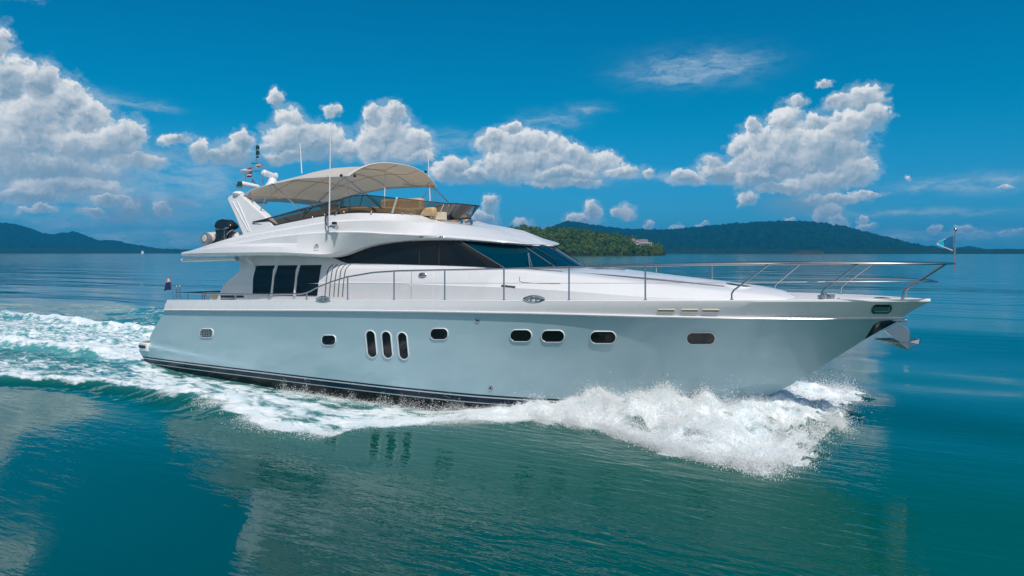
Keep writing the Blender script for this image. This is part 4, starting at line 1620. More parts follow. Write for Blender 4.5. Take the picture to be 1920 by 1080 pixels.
gx_ = graded(-13, 25, .065, 8600, 1.085)
gy_ = graded(-13.5, 5.0, .065, 8600, 1.085)
X, Y = np.meshgrid(gx_, gy_, indexing='ij')
sx = np.gradient(gx_)[:, None]
sy = np.gradient(gy_)[None, :]
cell = np.maximum(sx, sy) + 0 * X

# outer edge of the white water, traced from the picture onto the water plane
EDGE_PX = [(1575, 800), (1545, 828), (1490, 872), (1420, 893), (1340, 880), (1240, 855), (1130, 820), (1000, 802), (930, 804), (850, 801), (760, 802), (680, 806), (620, 821), (560, 815), (480, 801), (420, 771), (330, 748), (250, 731), (120, 720), (0, 716)]
E = np.array([UZ(x, y)[:2] for x, y in EDGE_PX])
E = np.vstack([[(20.9, .3)], E, [(-8, -8.2), (-30, -13.0)]])
eo = np.argsort(E[:, 0])
ex, ey = E[eo, 0], E[eo, 1]
bwl = lambda x: np.interp(x, (0.5, 3, 8, 12, 14, 16, 17.5, 19, 20), (2.4, 2.44, 2.46, 2.36, 2.16, 1.75, 1.3, .6, 0))

def height(X, Y, cell):
    aY = np.abs(Y)
    h = np.zeros_like(X)
    for (lam, ang, amp, ph) in ((31, 1.2, .060, .3), (19, 1.75, .042, 1.9), (13, .95, .022, 4.2), (9.5, 1.45, .014, 2.2), (6.4, 1.9, .012, 5.1), (4.6, 1.1, .0075, .7), (3.1, 1.6, .0042, 3.3)):
        fade = np.clip(1.4 - cell * 5 / lam, 0, 1)
        wx = X + 3.0 * fbm(X / 17, Y / 17, 2, 5)
        wy = Y + 3.0 * fbm(X / 15 + 9, Y / 15, 2, 8)
        h += fade * amp * np.sin(2 * np.pi / lam * (wx * math.cos(ang) + wy * math.sin(ang)) + ph)
    fr_ = np.clip((X - 15) / 3, 0, 1)
    edge = np.interp(X + fr_ * ((fbm(X * .8 + 3, Y * 1.5, 4, 88) - .5) * 1.5 + (fbm(X * 4, Y * 4, 3, 89) - .5) * .7), ex, ey) + (fbm(X * .9, Y * .9, 4, 61) - .5) * 1.0 * np.clip((X + 2) / 8, .25, 1)
    inside = (-aY) - edge                       # metres inside the white-water edge
    off = aY - bwl(X)
    near = (np.abs(X) < 60) & (aY < 40)
    # bow wave thrown out from the stem
    bowamp = np.interp(X, (.4, 2, 8, 12.3, 14.0, 15.2, 16.4, 17.4, 18.6, 19.6, 20.4, 21.1), (0, -.18, -.30, -.34, -.06, .20, .36, .46, .48, .38, .22, 0))
    bow = bowamp * np.where(bowamp > 0, np.exp(-(np.maximum(off - .15, 0) / 1.15) ** 2), np.exp(-(np.maximum(off - .3, 0) / 1.5) ** 2))
    lump = fbm(X * 1.6, Y * 1.6, 4, 21) - .5
    fine = fbm(X * 5.5, Y * 5.5, 4, 33) - .5
    white = np.clip(inside / .5, 0, 1) * np.clip((21.2 - X) / .4, 0, 1) * (X > -40)
    front = np.clip((X - 12.5) / 3.5, 0, 1)
    outer = np.exp(-((inside - .75) / .65) ** 2) * front * .14 * np.clip((20.6 - X) / .6, 0, 1)
    h = h + bow + outer
    calm = np.where(X < 14, np.clip((off - .1) / 1.2, .12, 1), 1)
    dx_, dy_ = X * .55 + aY * .8, X * .8 - aY * .55       # streaks flung outwards and aft
    fling = fbm(dx_ * .9, dy_ * 3.4, 4, 44) - .5
    h += white * calm * (lump * (.19 + .37 * front) + fine * (.075 + .03 * front) + fling * .34 * front)
    # smooth shoulder that runs out along the edge of the wake
    sh = np.clip((off - .4) / 1.2, 0, 1) * np.exp(-((inside - .35) / np.where(inside > .35, 1.5, .62)) ** 2) * np.clip((12.5 - X) / 5, 0, 1) * np.clip((X + 45) / 30, 0, 1) * .25
    h += sh * (.8 + .5 * (fbm(X * .45, Y * .3, 3, 4) - .5))
    # churn astern: hollow behind the transom with a crest each side
    ast = np.clip((.6 - X) / 1.0, 0, 1) * np.clip((X + 60) / 40, 0, 1)
    cl = 2.2 + .07 * np.maximum(-X, 0)
    h += ast * (.34 * np.exp(-((aY - cl) / .45) ** 2) * np.clip(-X / 3, 0, 1) - .14 * np.exp(-(aY / 1.9) ** 2) * np.exp(np.minimum(X, 5) / 8)
                + .22 * np.exp(-(aY / 1.3) ** 2) * np.clip(-X / 6, 0, 1) * np.exp(np.minimum(X, 5) / 30))
    h += ast * (np.clip((cl + 1.2 - aY) / 1.5, 0, 1)) * (lump * .24 + fine * .10)
    return h, inside, off, front, white, ast, cl, lump, fine, aY

Hh, inside, off, front, white, ast, cl_, lump, fine, aY = height(X, Y, cell)

# how much white water, 0..1, and how much air in the water below it
rho = np.zeros_like(X)
body = np.clip(inside / .35, 0, 1)
alongx = np.interp(X, (-40, -12, 0, 6, 10, 12.5, 14.5, 16, 20.6, 21.1), (0, .40, .58, .66, .74, .80, .88, .97, .97, .0))
rho = body * alongx * (1 - .42 * np.clip(fbm(X * .8, Y * 1.4, 4, 15) - .42, 0, 1) / .3)
rho = np.maximum(rho, np.exp(-((inside - .25) / .35) ** 2) * np.interp(X, (-40, -5, 6, 12, 14), (.25, .62, .72, .82, .9)) * (X < 20.9))
# darker water shows close along the middle of the hull
gap = np.exp(-(np.maximum(off - .1, 0) / np.interp(X, (0, 6, 11, 14), (.25, .35, .35, .2))) ** 2) * np.clip((14.6 - X) / 2, 0, 1) * (X > .5)
rho = rho * (1 - .35 * gap)
# outer spill of fine foam
spill = np.clip((inside + .8) / .8, 0, 1) * (inside < .2) * np.interp(X, (6, 9, 11, 15, 20, 21), (0, .35, .20, .22, .22, 0))
rho = np.maximum(rho, spill)
# astern
stern = ast * np.clip((cl_ + 1.0 - aY) / .9, 0, 1)
crest = ast * np.exp(-((aY - cl_) / .5) ** 2) * np.clip(-X / 1.2, 0, 1)
trough = ast * np.exp(-((aY - cl_ - 1.15) / .6) ** 2)
rho = rho * (1 - .45 * trough)
rho = np.maximum(rho, stern * (.50 + .27 * np.exp(np.minimum(X, 5) / 7)))
rho = np.maximum(rho, crest * .80)
rho *= np.clip((X + 45) / 25, 0, 1)
aer = np.clip(stern * 1.0 + .45 * rho * (X < 14) + .35 * body * np.clip((15 - X) / 6, 0, 1), 0, 1) * np.clip((X + 60) / 40, 0, 1)

nX, nY = X.shape
co = np.empty((nX * nY, 3), np.float32)
co[:, 0], co[:, 1], co[:, 2] = X.ravel(), Y.ravel(), Hh.ravel()
idx = np.arange(nX * nY).reshape(nX, nY)
q = np.stack([idx[:-1, :-1], idx[1:, :-1], idx[1:, 1:], idx[:-1, 1:]], -1).reshape(-1, 4).astype(np.int32)

def bigmesh(name, co, faces, mt, smooth=True):
    me = bpy.data.meshes.new(name)
    k = faces.shape[1]
    me.vertices.add(len(co))
    me.vertices.foreach_set('co', np.ascontiguousarray(co, np.float32).ravel())
    me.loops.add(faces.size)
    me.loops.foreach_set('vertex_index', np.ascontiguousarray(faces, np.int32).ravel())
    me.polygons.add(len(faces))
    me.polygons.foreach_set('loop_start', np.arange(0, faces.size, k, dtype=np.int32))
    me.polygons.foreach_set('loop_total', np.full(len(faces), k, np.int32))
    me.update(calc_edges=True)
    if smooth:
        me.polygons.foreach_set('use_smooth', np.ones(len(faces), bool))
    me.materials.append(mt)
    o = bpy.data.objects.new(name, me)
    COL.objects.link(o)
    return o

def water_mat():
    m = bpy.data.materials.new('sea_water')
    m.use_nodes = True
    nt = m.node_tree
    nt.nodes.clear()
    t = NT(nt)
    pos = t.n('ShaderNodeNewGeometry').outputs['Position']
    a1 = t.n('ShaderNodeAttribute', attribute_name='foam').outputs['Fac']
    a2 = t.n('ShaderNodeAttribute', attribute_name='air').outputs['Fac']
    # ripples, longer across the boat's track than along it
    rot = t.n('ShaderNodeMapping', {'Vector': pos, 'Rotation': (0, 0, -TH), 'Scale': (.55, 1.9, 1)}).outputs[0]
    dist = t.v('DISTANCE', pos, tuple(CAM))
    n1 = t.noise(rot, .75, 3, .5, .3)
    n2 = t.noise(rot, 2.6, 3, .55, .4)
    n3 = t.noise(rot, 8.5, 2, .5)
    patchy = t.rng(t.noise(t.n('ShaderNodeMapping', {'Vector': pos, 'Scale': (.06, .14, 1)}).outputs[0], 1.0, 3, .5), .35, .65, .12, 1.8)
    hsum = t.m('ADD', t.m('MULTIPLY', n1, .012), t.m('MULTIPLY', n2, .0115))
    hsum = t.m('ADD', hsum, t.m('MULTIPLY', n3, .0020))
    # the boat's own wash leaves the water by her side more broken than the glassy swell farther off
    wash = t.rng(t.v('DISTANCE', pos, (15.5, -8.5, 0)), 3.5, 10, 1.15, .30)
    hsum = t.m('MULTIPLY', t.m('MULTIPLY', hsum, patchy), wash)
    # wide swell bands for the distance, where the mesh is coarse
    far = t.noise(t.n('ShaderNodeMapping', {'Vector': pos, 'Rotation': (0, 0, -TH), 'Scale': (.02, .11, 1)}).outputs[0], 1.0, 4, .6)
    hsum = t.m('ADD', hsum, t.m('MULTIPLY', t.m('MULTIPLY', far, t.rng(dist, 22, 90, 0, 1)), .46))
    bp = t.n('ShaderNodeBump', {'Height': hsum, 'Strength': 1.0, 'Distance': 1.0})
    # body colour of the sea, greener where stirred
    big = t.noise(t.n('ShaderNodeMapping', {'Vector': pos, 'Scale': (.05, .09, 1)}).outputs[0], 1.0, 2, .5)
    deep = t.mix(t.rng(big, .35, .65), (.0, .070, .074), (.0, .090, .066))
    bodyc = t.mix(t.m('MULTIPLY', a2, .85), deep, (.10, .37, .38))
    wat = t.n('ShaderNodeBsdfPrincipled', {'Base Color': bodyc, 'Roughness': t.rng(dist, 20, 400, .025, .10), 'IOR': 1.41, 'Specular Tint': (.32, .97, 1, 1), 'Normal': bp.outputs[0]})
    # foam: lace of holes, drawn out along the track, closing up where it is dense
    fm = t.n('ShaderNodeMapping', {'Vector': pos, 'Scale': (.55, 1.15, 1)}).outputs[0]
    wv_ = t.v('MULTIPLY_ADD', t.v('SUBTRACT', t.noise(fm, 1.5, 4, .6, out=1), (.5, .5, .5)), (.75, .55, .3), fm)
    lace = t.vor(wv_, 3.6, 2.0, 'F1', dim='3D')
    lace2 = t.noise(wv_, 6.5, 7, .72)
    big_ = t.noise(fm, .9, 4, .6)
    nn = t.m('ADD', t.m('MULTIPLY', lace, .45), t.m('ADD', t.m('MULTIPLY', lace2, .65), t.m('MULTIPLY_ADD', big_, .8, -.62)))
    thr = t.m('MULTIPLY_ADD', t.m('SUBTRACT', a1, nn), 3.4, .42, clamp=True)
    foam = t.m('MULTIPLY', thr, t.rng(a1, .02, .14))
    fb = t.n('ShaderNodeBump', {'Height': t.noise(pos, 9, 6, .7), 'Strength': .7, 'Distance': .03})
    fcol = t.mix(t.rng(t.noise(pos, 2.2, 5, .65), .35, .65), (.66, .78, .84), (.92, .93, .94))
    fo = t.n('ShaderNodeBsdfPrincipled', {'Base Color': fcol, 'Roughness': .75, 'Normal': fb.outputs[0]})
    mx = t.n('ShaderNodeMixShader', {0: foam, 1: wat.outputs[0], 2: fo.outputs[0]})
    t.n('ShaderNodeOutputMaterial', {'Surface': mx.outputs[0]})
    return m
sea = bigmesh('sea', co, q, water_mat())
tag(sea, kind='structure')
for nm, arr in (('foam', rho), ('air', aer)):
    at = sea.data.attributes.new(nm, 'FLOAT', 'POINT')
    at.data.foreach_set('value', arr.ravel().astype(np.float32))

# ---- flying spray: thousands of drops over the bow wave
def drops(n, sampler, r_lo, r_hi):
    p, rad = sampler(n)
    k = len(p)
    base = np.array([(1, 0, 0), (-1, 0, 0), (0, 1, 0), (0, -1, 0), (0, 0, 1), (0, 0, -1)], float)
    fc = np.array([(0, 2, 4), (2, 1, 4), (1, 3, 4), (3, 0, 4), (2, 0, 5), (1, 2, 5), (3, 1, 5), (0, 3, 5)])
    st_ = rng.uniform(.7, 1.5, (k, 1, 3))
    # random turn about z and tilt
    an_ = rng.uniform(0, 2 * np.pi, k)
    c_, s_ = np.cos(an_)[:, None], np.sin(an_)[:, None]
    v = base[None] * st_ * rad[:, None, None]
    x_, y_ = v[..., 0] * c_ - v[..., 1] * s_, v[..., 0] * s_ + v[..., 1] * c_
    v = np.stack([x_, y_, v[..., 2]], -1) + p[:, None]
    f = fc[None] + (np.arange(k) * 6)[:, None, None]
    return v.reshape(-1, 3), f.reshape(-1, 3)

def hsurf(x, y):
    return height(x, y, np.full_like(x, .065))

def samp_bow(n):
    x = rng.uniform(12.5, 21.0, n * 3)
    side = np.where(rng.random(n * 3) < .80, -1, 1)
    eb = np.interp(x, ex, ey)
    off_ = rng.beta(1.2, 1.2, n * 3)
    b0 = bwl(x) - .1
    y = side * (b0 + off_ * (np.abs(eb) + .15 - b0))
    h_, ins, *_ = hsurf(x, y)
    dens = np.interp(x, (12.5, 14.5, 16.5, 18, 20.5, 21), (.05, .35, .9, 1, .9, .2))
    dens = dens * (.35 + 1.3 * np.clip(fbm(x * 1.3, y * 1.3, 3, 77) - .25, 0, 1))
    keep = rng.random(n * 3) < dens
    x, y, h_ = x[keep][:n], y[keep][:n], h_[keep][:n]
    clump = fbm(x * 2.2, y * 2.2, 3, 55)
    top_ = np.interp(x, (12.5, 15, 17, 18.5, 19.6, 20.4, 21), (.05, .10, .17, .26, .36, .34, .16)) * np.clip((clump - .25) * 2.2, .1, 1.4)
    z = h_ + rng.exponential(1.0, len(x)) * top_ * .36
    rad = rng.lognormal(math.log(.0036), .5, len(x)).clip(.002, .011)
    return np.stack([x, y, z], 1), rad

def samp_edge(n):
    """fingers thrown off the outer rim and a few jets against the hull"""
    xs = rng.uniform(6, 20.9, n)
    side = np.where(rng.random(n) < .8, -1, 1)
    eb = np.abs(np.interp(xs, ex, ey))
    nn_ = (fbm(xs * 2.3, side * 3.1 + 5, 3, 17) - .35).clip(0, 1) * 2.2
    kp = rng.random(n) < nn_
    xs, side, eb = xs[kp], side[kp], eb[kp]
    n = len(xs)
    d_ = rng.normal(0, .16, n) - .02
    y = side * (eb + d_)
    h_, *_ = hsurf(xs, y)
    am = np.interp(xs, (6, 12, 15, 18, 21), (.03, .05, .10, .18, .18))
    z = h_ + rng.exponential(1.0, n) * am * np.exp(-(d_ / .4) ** 2)
    return np.stack([xs, y, z], 1), rng.lognormal(math.log(.0033), .5, n).clip(.0018, .010)

def samp_front(n):
    """torn leading rim of the bow wave"""
    pl = E[1:9]
    k = rng.integers(0, len(pl) - 1, n)
    a = rng.random(n)[:, None]
    p = pl[k] * (1 - a) + pl[k + 1] * a
    n1 = (fbm(p[:, 0] * 3.1, p[:, 1] * 3.1, 3, 19) - .38).clip(0, 1) * 2.6
    keep = rng.random(n) < n1
    p = p[keep]
    d_ = rng.normal(0, .20, len(p))[:, None]
    out_ = np.stack([np.full(len(p), .75), np.full(len(p), -.55)], 1)
    p = p + out_ * d_ + rng.normal(0, .06, p.shape)
    sd_ = np.where(rng.random(len(p)) < .75, 1, -1)
    y = p[:, 1] * sd_
    h_, *_ = hsurf(p[:, 0], y)
    z = h_ + rng.exponential(1.0, len(p)) * .10 * np.exp(-(d_[:, 0] / .35) ** 2)
    return np.stack([p[:, 0], y, z], 1), rng.lognormal(math.log(.0033), .55, len(p)).clip(.0018, .011)

def samp_hull(n):
    xs = rng.uniform(7, 17.5, n)
    side = np.where(rng.random(n) < .8, -1, 1)
    d_ = rng.exponential(.10, n)
    y = side * (bwl(xs) + .10 + d_)
    h_, *_ = hsurf(xs, y)
    tall = np.clip(fbm(xs * 3.0, xs * 0 + 1.7, 2, 91) - .45, 0, 1) * 1.6
    z = h_ + rng.exponential(1.0, n) * (.03 + .30 * tall) * np.exp(-d_ / .3)
    return np.stack([xs, y, z], 1), rng.lognormal(math.log(.0033), .5, n).clip(.0018, .010)

m_spray = mat('spray_white', (.94, .95, .95), .6)
vs_, fs_, o_ = [], [], 0
for n_, sm in ((230000, samp_bow), (90000, samp_edge), (30000, samp_hull), (120000, samp_front)):
    v, f = drops(n_, sm, 0, 0)
    vs_.append(v)
    fs_.append(f + o_)
    o_ += len(v)
spray = bigmesh('spray', np.vstack(vs_), np.vstack(fs_), m_spray, smooth=True)
tag(spray, 'white spray flying off the bow wave along the hull', 'spray', kind='stuff')

# ================================================================== HILLS
def polar(px, dist):
    """point on the ground at a bearing of the picture and a distance from the lens"""
    u = (px - 960) / F
    d = np.array((-S + u * Cc, Cc + u * S)) / np.sqrt(1 + np.asarray(u) ** 2)
    return CAM.x + d[0] * dist, CAM.y + d[1] * dist

def hill_mat(name, a, b, scale):
    m = bpy.data.materials.new(name)
    m.use_nodes = True
    t = NT(m.node_tree)
    bs = m.node_tree.nodes['Principled BSDF']
    pos = t.n('ShaderNodeNewGeometry').outputs['Position']
    c = t.mix(t.rng(t.noise(pos, scale, 6, .7), .32, .68), a, b)
    m.node_tree.links.new(c, bs.inputs['Base Color'])
    bs.inputs['Roughness'].default_value = .9
    bs.inputs['Specular IOR Level'].default_value = .1
    bp = t.n('ShaderNodeBump', {'Height': t.noise(pos, scale * 3, 4, .7), 'Strength': 1.0, 'Distance': 16.0})
    m.node_tree.links.new(bp.outputs[0], bs.inputs['Normal'])
    return m

def hills(name, sil, d0, d1, mt, base=.5, rough_=6.0, seed=0, step=1.6, nr=46, ridge=.55, cell_=14.0):
    s_ = np.array(sil, float)
    px = np.arange(s_[0, 0], s_[-1, 0] + step, step)
    ss = spl(s_, 8)
    py = np.interp(px, ss[:, 0], ss[:, 1])
    t = np.linspace(0, 1, nr)
    g = np.zeros((len(px), nr, 3))
    dr = d0 + (d1 - d0) * ridge
    for i, p_ in enumerate(px):
        u = (p_ - 960) / F
        Hr = max((HOR - py[i]) / F * dr / math.sqrt(1 + u * u) + CAM.z, 2.5)
        dist = d0 + (d1 - d0) * t
        xx, yy = polar(p_, dist)
        k = np.where(t < ridge, t / ridge, 1 - (t - ridge) / (1 - ridge))
        prof = np.sin(np.clip(k, 0, 1) * np.pi / 2) ** 1.25
        valley = 1 - .35 * (1 - k) * np.clip(fbm(xx / 420.0, yy / 700.0, 3, seed) - .3, 0, 1) * 2
        zz = Hr * prof * np.where(t < ridge, valley, 1)
        tree = (fbm(xx / cell_, yy / cell_, 2, seed + 3) - .45) * rough_ * np.clip(zz / 8, 0, 1)
        g[i, :, 0], g[i, :, 1], g[i, :, 2] = xx, yy, zz + tree - np.where((t == 0) | (t == 1), 2.5, -base)
    n0, n1 = g.shape[:2]
    ii = np.arange(n0 * n1).reshape(n0, n1)
    f = np.stack([ii[:-1, :-1], ii[1:, :-1], ii[1:, 1:], ii[:-1, 1:]], -1).reshape(-1, 4)
    o = bigmesh(name, g.reshape(-1, 3), f, mt, smooth=False)
    tag(o, kind='structure')
    return o, g

far_m = hill_mat('far_forest', (.001, .014, .014), (.009, .070, .042), .03)
coast_m = hill_mat('coast_forest', (.012, .040, .022), (.030, .075, .032), .04)
RIGHT = [(930, 470), (985, 452), (1010, 441), (1035, 427), (1060, 417.5), (1080, 418), (1100, 421), (1150, 428), (1200, 431), (1250, 431.5), (1300, 427), (1340, 423.5), (1400, 418.5), (1440, 416.5), (1480, 415.5), (1510, 416), (1540, 419), (1590, 428), (1640, 440), (1700, 455), (1730, 461), (1760, 466), (1780, 470)]
hills('hills', RIGHT, 3300, 5600, far_m, seed=11, rough_=24, cell_=17, step=1.4)
hills('hills', [(1735, 472), (1770, 467), (1800, 464.5), (1815, 462.5), (1830, 464), (1850, 467.5), (1870, 468), (1900, 467.5), (1960, 468), (2300, 466), (2700, 466), (3000, 472)], 4800, 6600, far_m, seed=21, rough_=12, cell_=26)
hills('hills', [(-1300, 472), (-1000, 462), (-760, 452), (-560, 438), (-420, 424), (-200, 404), (-80, 409), (0, 418), (25, 420.5), (50, 427), (75, 435.5), (98, 440.5), (108, 437.5), (125, 437.5), (140, 435.5), (155, 440), (170, 446.5), (185, 451), (200, 451.5), (218, 452.5), (240, 457.5), (265, 461.5), (285, 465.5), (330, 470)], 5200, 7600, far_m, seed=31, rough_=22, cell_=22, step=1.4)
hills('shore', [(-1500, 472), (-1300, 466), (-500, 464), (-100, 465.5), (100, 466), (200, 466.5), (300, 467), (380, 468), (600, 468.5), (980, 467), (1300, 469), (1420, 473)], 4300, 5000, coast_m, seed=41, rough_=9, cell_=16, nr=14, step=1.4)
hills('shore', [(1180, 469), (1245, 467.5), (1300, 466.5), (1400, 467), (1470, 468), (1600, 467.5), (1750, 467.8), (1850, 469), (1960, 469), (2300, 468), (2900, 468), (3200, 473)], 2900, 3300, coast_m, seed=51, rough_=7, cell_=12, nr=14, step=1.4)
bank_m = hill_mat('red_earth', (.16, .07, .035), (.07, .075, .02), .05)
hills('sandbank', [(1486, 474), (1496, 471.2), (1510, 470.4), (1525, 471), (1537, 470.2), (1545, 473.5)], 2650, 2760, bank_m, seed=61, rough_=2.0, cell_=8, nr=10)

# near headland, thick with trees
HEAD = [(930, 440), (960, 434), (978, 432), (990, 433), (1015, 437), (1040, 436.5), (1080, 437), (1110, 441), (1140, 446.5), (1165, 450), (1185, 452), (1210, 456), (1228, 462), (1240, 469), (1247, 475)]
head_m = hill_mat('headland_soil', (.04, .06, .02), (.07, .09, .03), .15)
ho, hg = hills('headland', HEAD, 1020, 1280, head_m, seed=71, rough_=3, cell_=8, step=2.0, nr=30)

def crown_mesh(n_leaf, rx, rz, seed, lumps=7):
    """leaf clumps spread through an uneven crown: small tilted faces gathered on several lobes"""
    r_ = np.random.default_rng(seed)
    lc = r_.normal(0, .42, (lumps, 3)) * (rx, rx, rz * .7)
    lr = r_.uniform(.35, .62, lumps)
    which = r_.integers(0, lumps, n_leaf)
    d = r_.normal(0, 1, (n_leaf, 3))
    d /= np.linalg.norm(d, axis=1)[:, None]
    p = lc[which] + d * (lr[which] * r_.uniform(.75, 1.08, n_leaf))[:, None] * (rx, rx, rz)
    nrm = d + r_.normal(0, .45, (n_leaf, 3))
    nrm /= np.linalg.norm(nrm, axis=1)[:, None]
    t1 = np.cross(nrm, r_.normal(0, 1, (n_leaf, 3)))
    t1 /= np.linalg.norm(t1, axis=1)[:, None] + 1e-9
    t2 = np.cross(nrm, t1)
    s_ = r_.uniform(.16, .34, n_leaf)[:, None] * rx * .8
    v = np.stack([p + t1 * s_, p + t2 * s_ * .8, p - t1 * s_, p - t2 * s_ * .8], 1)
    return v.reshape(-1, 3), np.arange(n_leaf * 4).reshape(-1, 4)

def leaf_mat(name, cols_):
    m = bpy.data.materials.new(name)
    m.use_nodes = True
    t = NT(m.node_tree)
    bs = m.node_tree.nodes['Principled BSDF']
    a = t.n('ShaderNodeAttribute', attribute_name='shade').outputs['Fac']
    rp = t.n('ShaderNodeValToRGB', {0: a})
    c_ = rp.color_ramp
    c_.elements[0].color = (*cols_[0], 1)
    c_.elements[1].color = (*cols_[-1], 1)
    for k, q_ in enumerate(cols_[1:-1]):
        e = c_.elements.new((k + 1) / (len(cols_) - 1))
        e.color = (*q_, 1)
    m.node_tree.links.new(rp.outputs[0], bs.inputs['Base Color'])
    bs.inputs['Roughness'].default_value = .75
    bs.inputs['Specular IOR Level'].default_value = .2
    return m
leafm = leaf_mat('leaves', [(.026, .060, .018), (.045, .110, .024), (.080, .165, .026), (.140, .190, .034), (.110, .088, .036)])
protos = [crown_mesh(150, 1.0, 1.1 + .25 * (k % 3), 100 + k) for k in range(8)]
hs = np.array(HEAD, float)
vs_, fs_, sh_, o_ = [], [], [], 0
rt = np.random.default_rng(5)
def ground_z(ip, it):
    return hg[min(max(int(round(ip)), 0), hg.shape[0] - 1), min(max(int(round(it)), 0), hg.shape[1] - 1)]
n_tree = 0
for k in range(1500):
    ip = rt.uniform(0, hg.shape[0] - 6)
    it = (rt.random() ** .8) * 18
    g = ground_z(ip, it)
    pxq = hs[0, 0] + ip * 2.0
    if 1186 < pxq < 1226 and 7 < it < 17:
        continue
    s_ = rt.uniform(2.2, 4.3) * (1.0 if it > 2 else .7)
    v, f = protos[rt.integers(0, 8)]
    a = rt.uniform(0, 6.28)
    ca, sa = math.cos(a), math.sin(a)
    vv = np.stack([v[:, 0] * ca - v[:, 1] * sa, v[:, 0] * sa + v[:, 1] * ca, v[:, 2] * rt.uniform(.85, 1.25)], 1) * s_ + (g[0], g[1], max(g[2], 0) + s_ * .55)
    vs_.append(vv)
    fs_.append(f + o_)
    base_ = rt.beta(2, 2.2)
    sh_.append(np.repeat(np.clip(base_ + rt.normal(0, .09, len(f)), 0, 1), 4))
    o_ += len(vv)
forest = bigmesh('forest', np.vstack(vs_), np.vstack(fs_), leafm, smooth=False)
at = forest.data.attributes.new('shade', 'FLOAT', 'POINT')
at.data.foreach_set('value', np.concatenate(sh_).astype(np.float32))
tag(forest, 'dense mixed green woodland covering the near headland', 'woodland', kind='stuff')

# taller trees that stand out on the headland ridge
bark = mat('bark', (.10, .075, .05), .9)
def tree(px, it, hgt, wid, seed, label):
    g = ground_z((px - hs[0, 0]) / 2.0, it)
    root = empty('tree', tuple(g))
    tag(root, label, 'tree', 'tall trees on the headland')
    mb = MB()
    b0 = Vector(g)
    mb.tube([b0 - Vector((0, 0, 1)), b0 + Vector((.3, 0, hgt * .45)), b0 + Vector((.1, .2, hgt * .8))], [.5, .35, .12], 6)
    for a in (0.5, 2.4, 4.4):
        mb.tube([b0 + Vector((.2, 0, hgt * .45)), b0 + Vector((math.cos(a) * wid * .6, math.sin(a) * wid * .6, hgt * .72))], [.2, .06], 5)
    mb.build('trunk', bark, root)
    v, f = crown_mesh(420, wid, hgt * .36, seed, 9)
    o = bigmesh('crown', v + np.array((g[0], g[1], g[2] + hgt * .66)), f, leafm, smooth=False)
    at_ = o.data.attributes.new('shade', 'FLOAT', 'POINT')
    r_ = np.random.default_rng(seed)
    at_.data.foreach_set('value', np.repeat(np.clip(r_.normal(.2, .1, len(f)), 0, 1), 4).astype(np.float32))
    o.parent = root
    o.matrix_parent_inverse = root.matrix_basis.inverted()
tree(981, 16, 9.5, 3.6, 301, 'tall dark tree nearest the yacht roof on the headland ridge')
tree(1037, 15, 6.5, 3.4, 302, 'round-topped tree in the middle of the headland ridge')
tree(1150, 14, 7.0, 3.2, 303, 'dark tree on the headland slope left of the white hotel')

# hotel among the trees
ht = empty('hotel', tuple(ground_z((1206 - hs[0, 0]) / 2, 9)))
tag(ht, 'long white two-storey hotel with grey-brown roofs among the trees on the headland', 'hotel')
m_wall = mat('hotel_wall', (.78, .74, .72), .8)
m_roof = mat('hotel_roof', (.20, .16, .17), .8, var=.2, vscale=.5)
m_win = mat('hotel_window', (.05, .05, .06), .2)
def HP(px, py, d):
    x, y = polar(px, d)
    u = (px - 960) / F
    return np.array((x, y, CAM.z - (py - HOR) / F * d / math.sqrt(1 + u * u)))
DH = 1105.0
ux = (HP(1222, 460, DH) - HP(1192, 460, DH))
Lh = np.linalg.norm(ux)
ux /= Lh
uy = np.array((-ux[1], ux[0], 0))
axs = (Vector(ux), Vector(uy), Vector((0, 0, 1)))
def hb(px0, px1, py0, py1, depth, dd=0.0):
    a, b = HP(px0, py1, DH), HP(px1, py0, DH)
    c_ = (a + b) / 2
    mb = MB()
    mb.box(Vector(c_) + axs[1] * (depth / 2 + dd), (abs(np.dot(b - a, ux)), depth, abs(b[2] - a[2])), axs)
    return mb
wl = hb(1198, 1222, 455.3, 466, 10)
hw = wl.build('wall', m_wall, ht, smooth=False)
hb(1189.6, 1197.6, 452, 466, 9, -.5).build('wall', m_wall, ht, smooth=False)
hb(1197.8, 1223, 455, 456.2, 12, -2).build('balcony', m_wall, ht, smooth=False)
hb(1197.8, 1223, 459.2, 460.2, 12, -2).build('balcony', m_wall, ht, smooth=False)
for k in range(6):
    hb(1199.4 + k * 3.9, 1201.9 + k * 3.9, 456.6, 459, .4, -.2).build('window', m_win, ht, smooth=False)
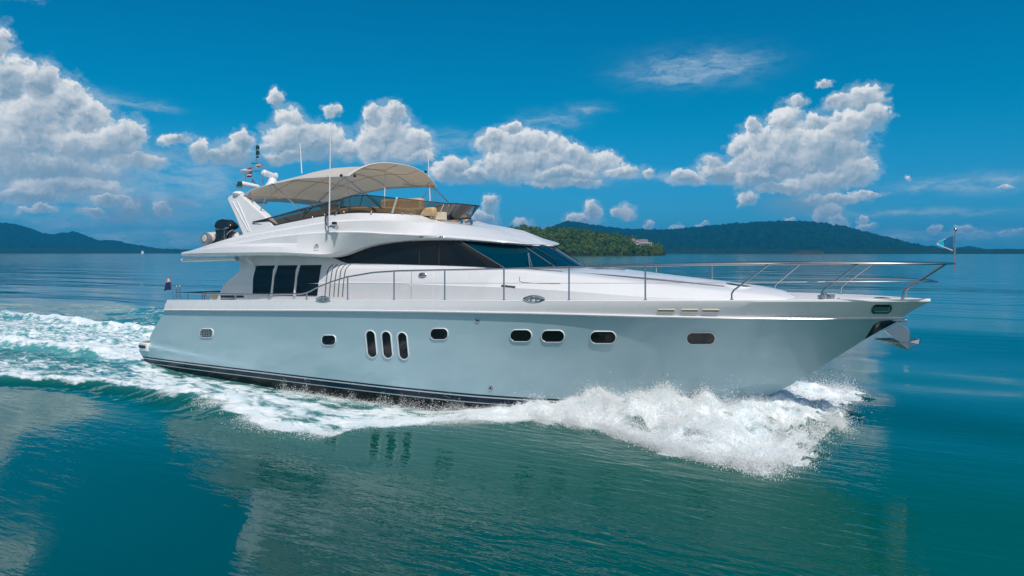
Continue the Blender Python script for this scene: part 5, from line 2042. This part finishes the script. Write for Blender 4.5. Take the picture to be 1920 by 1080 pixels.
for (p0, p1, t_, e_) in ((1197, 1216, 448.5, 455.2), (1183.5, 1193, 447, 452.5), (1192, 1199, 449, 454)):
    a, b = HP(p0, e_, DH), HP(p1, e_, DH)
    hgt = (e_ - t_) / F * DH
    mb = MB()
    w2 = 6.0
    A_, B_ = Vector(a) - axs[1] * 1.5, Vector(b) - axs[1] * 1.5
    C_, D_ = B_ + axs[1] * 2 * w2, A_ + axs[1] * 2 * w2
    r0_, r1_ = A_ + axs[1] * w2 + axs[0] * 1.5 + Vector((0, 0, hgt)), B_ + axs[1] * w2 - axs[0] * 1.5 + Vector((0, 0, hgt))
    mb.add([A_, B_, C_, D_, r0_, r1_], [(0, 1, 5, 4), (1, 2, 5), (2, 3, 4, 5), (3, 0, 4), (3, 2, 1, 0)])
    mb.build('roof', m_roof, ht, smooth=False)

# a white launch far off the left shore
lb = empty('motor_launch', tuple(HP(267.5, 475.8, 2400) * (1, 1, 0)))
tag(lb, 'tiny white launch far away below the left hills', 'boat')
LBd = 2400
def lbox(px0, px1, py0, py1, depth, name, m_, bev=.3):
    a, b = HP(px0, py1, LBd), HP(px1, py0, LBd)
    c_ = (a + b) / 2
    mb = MB()
    L_, hh = abs(np.dot(b - a, ux)), abs(b[2] - a[2])
    out = [Vector(c_) + axs[0] * x + axs[1] * y for x, y in ((-L_ / 2, -depth / 2), (L_ / 3, -depth / 2), (L_ / 2, 0), (L_ / 3, depth / 2), (-L_ / 2, depth / 2))]
    mb.prism([q + Vector((0, 0, hh / 2)) for q in out], (0, 0, -hh))
    mb.build(name, m_, lb, smooth=False, bevel=bev)
lbox(264.3, 270.8, 472.6, 475.9, 4, 'hull', M['gel'])
lbox(265.3, 269.3, 470.3, 472.6, 3, 'cabin', M['gel'])

# ================================================================== AIR
hz = MB()
hz.box((0, 1500, 165), (18400, 21000, 340))
haze = hz.build('haze', mat('dummy', (1, 1, 1)), None, smooth=False)
haze.data.materials.clear()
hm = bpy.data.materials.new('haze')
hm.use_nodes = True
hm.node_tree.nodes.clear()
t = NT(hm.node_tree)
pv = t.n('ShaderNodeVolumePrincipled', {'Color': (.02, .52, 1.0, 1), 'Density': 1.05e-4, 'Anisotropy': .2})
t.n('ShaderNodeOutputMaterial', {'Volume': pv.outputs[0]})
haze.data.materials.append(hm)
tag(haze, kind='stuff')
haze['label'] = 'pale blue sea haze over the whole bay'
haze['category'] = 'haze'
haze.display_type = 'WIRE'
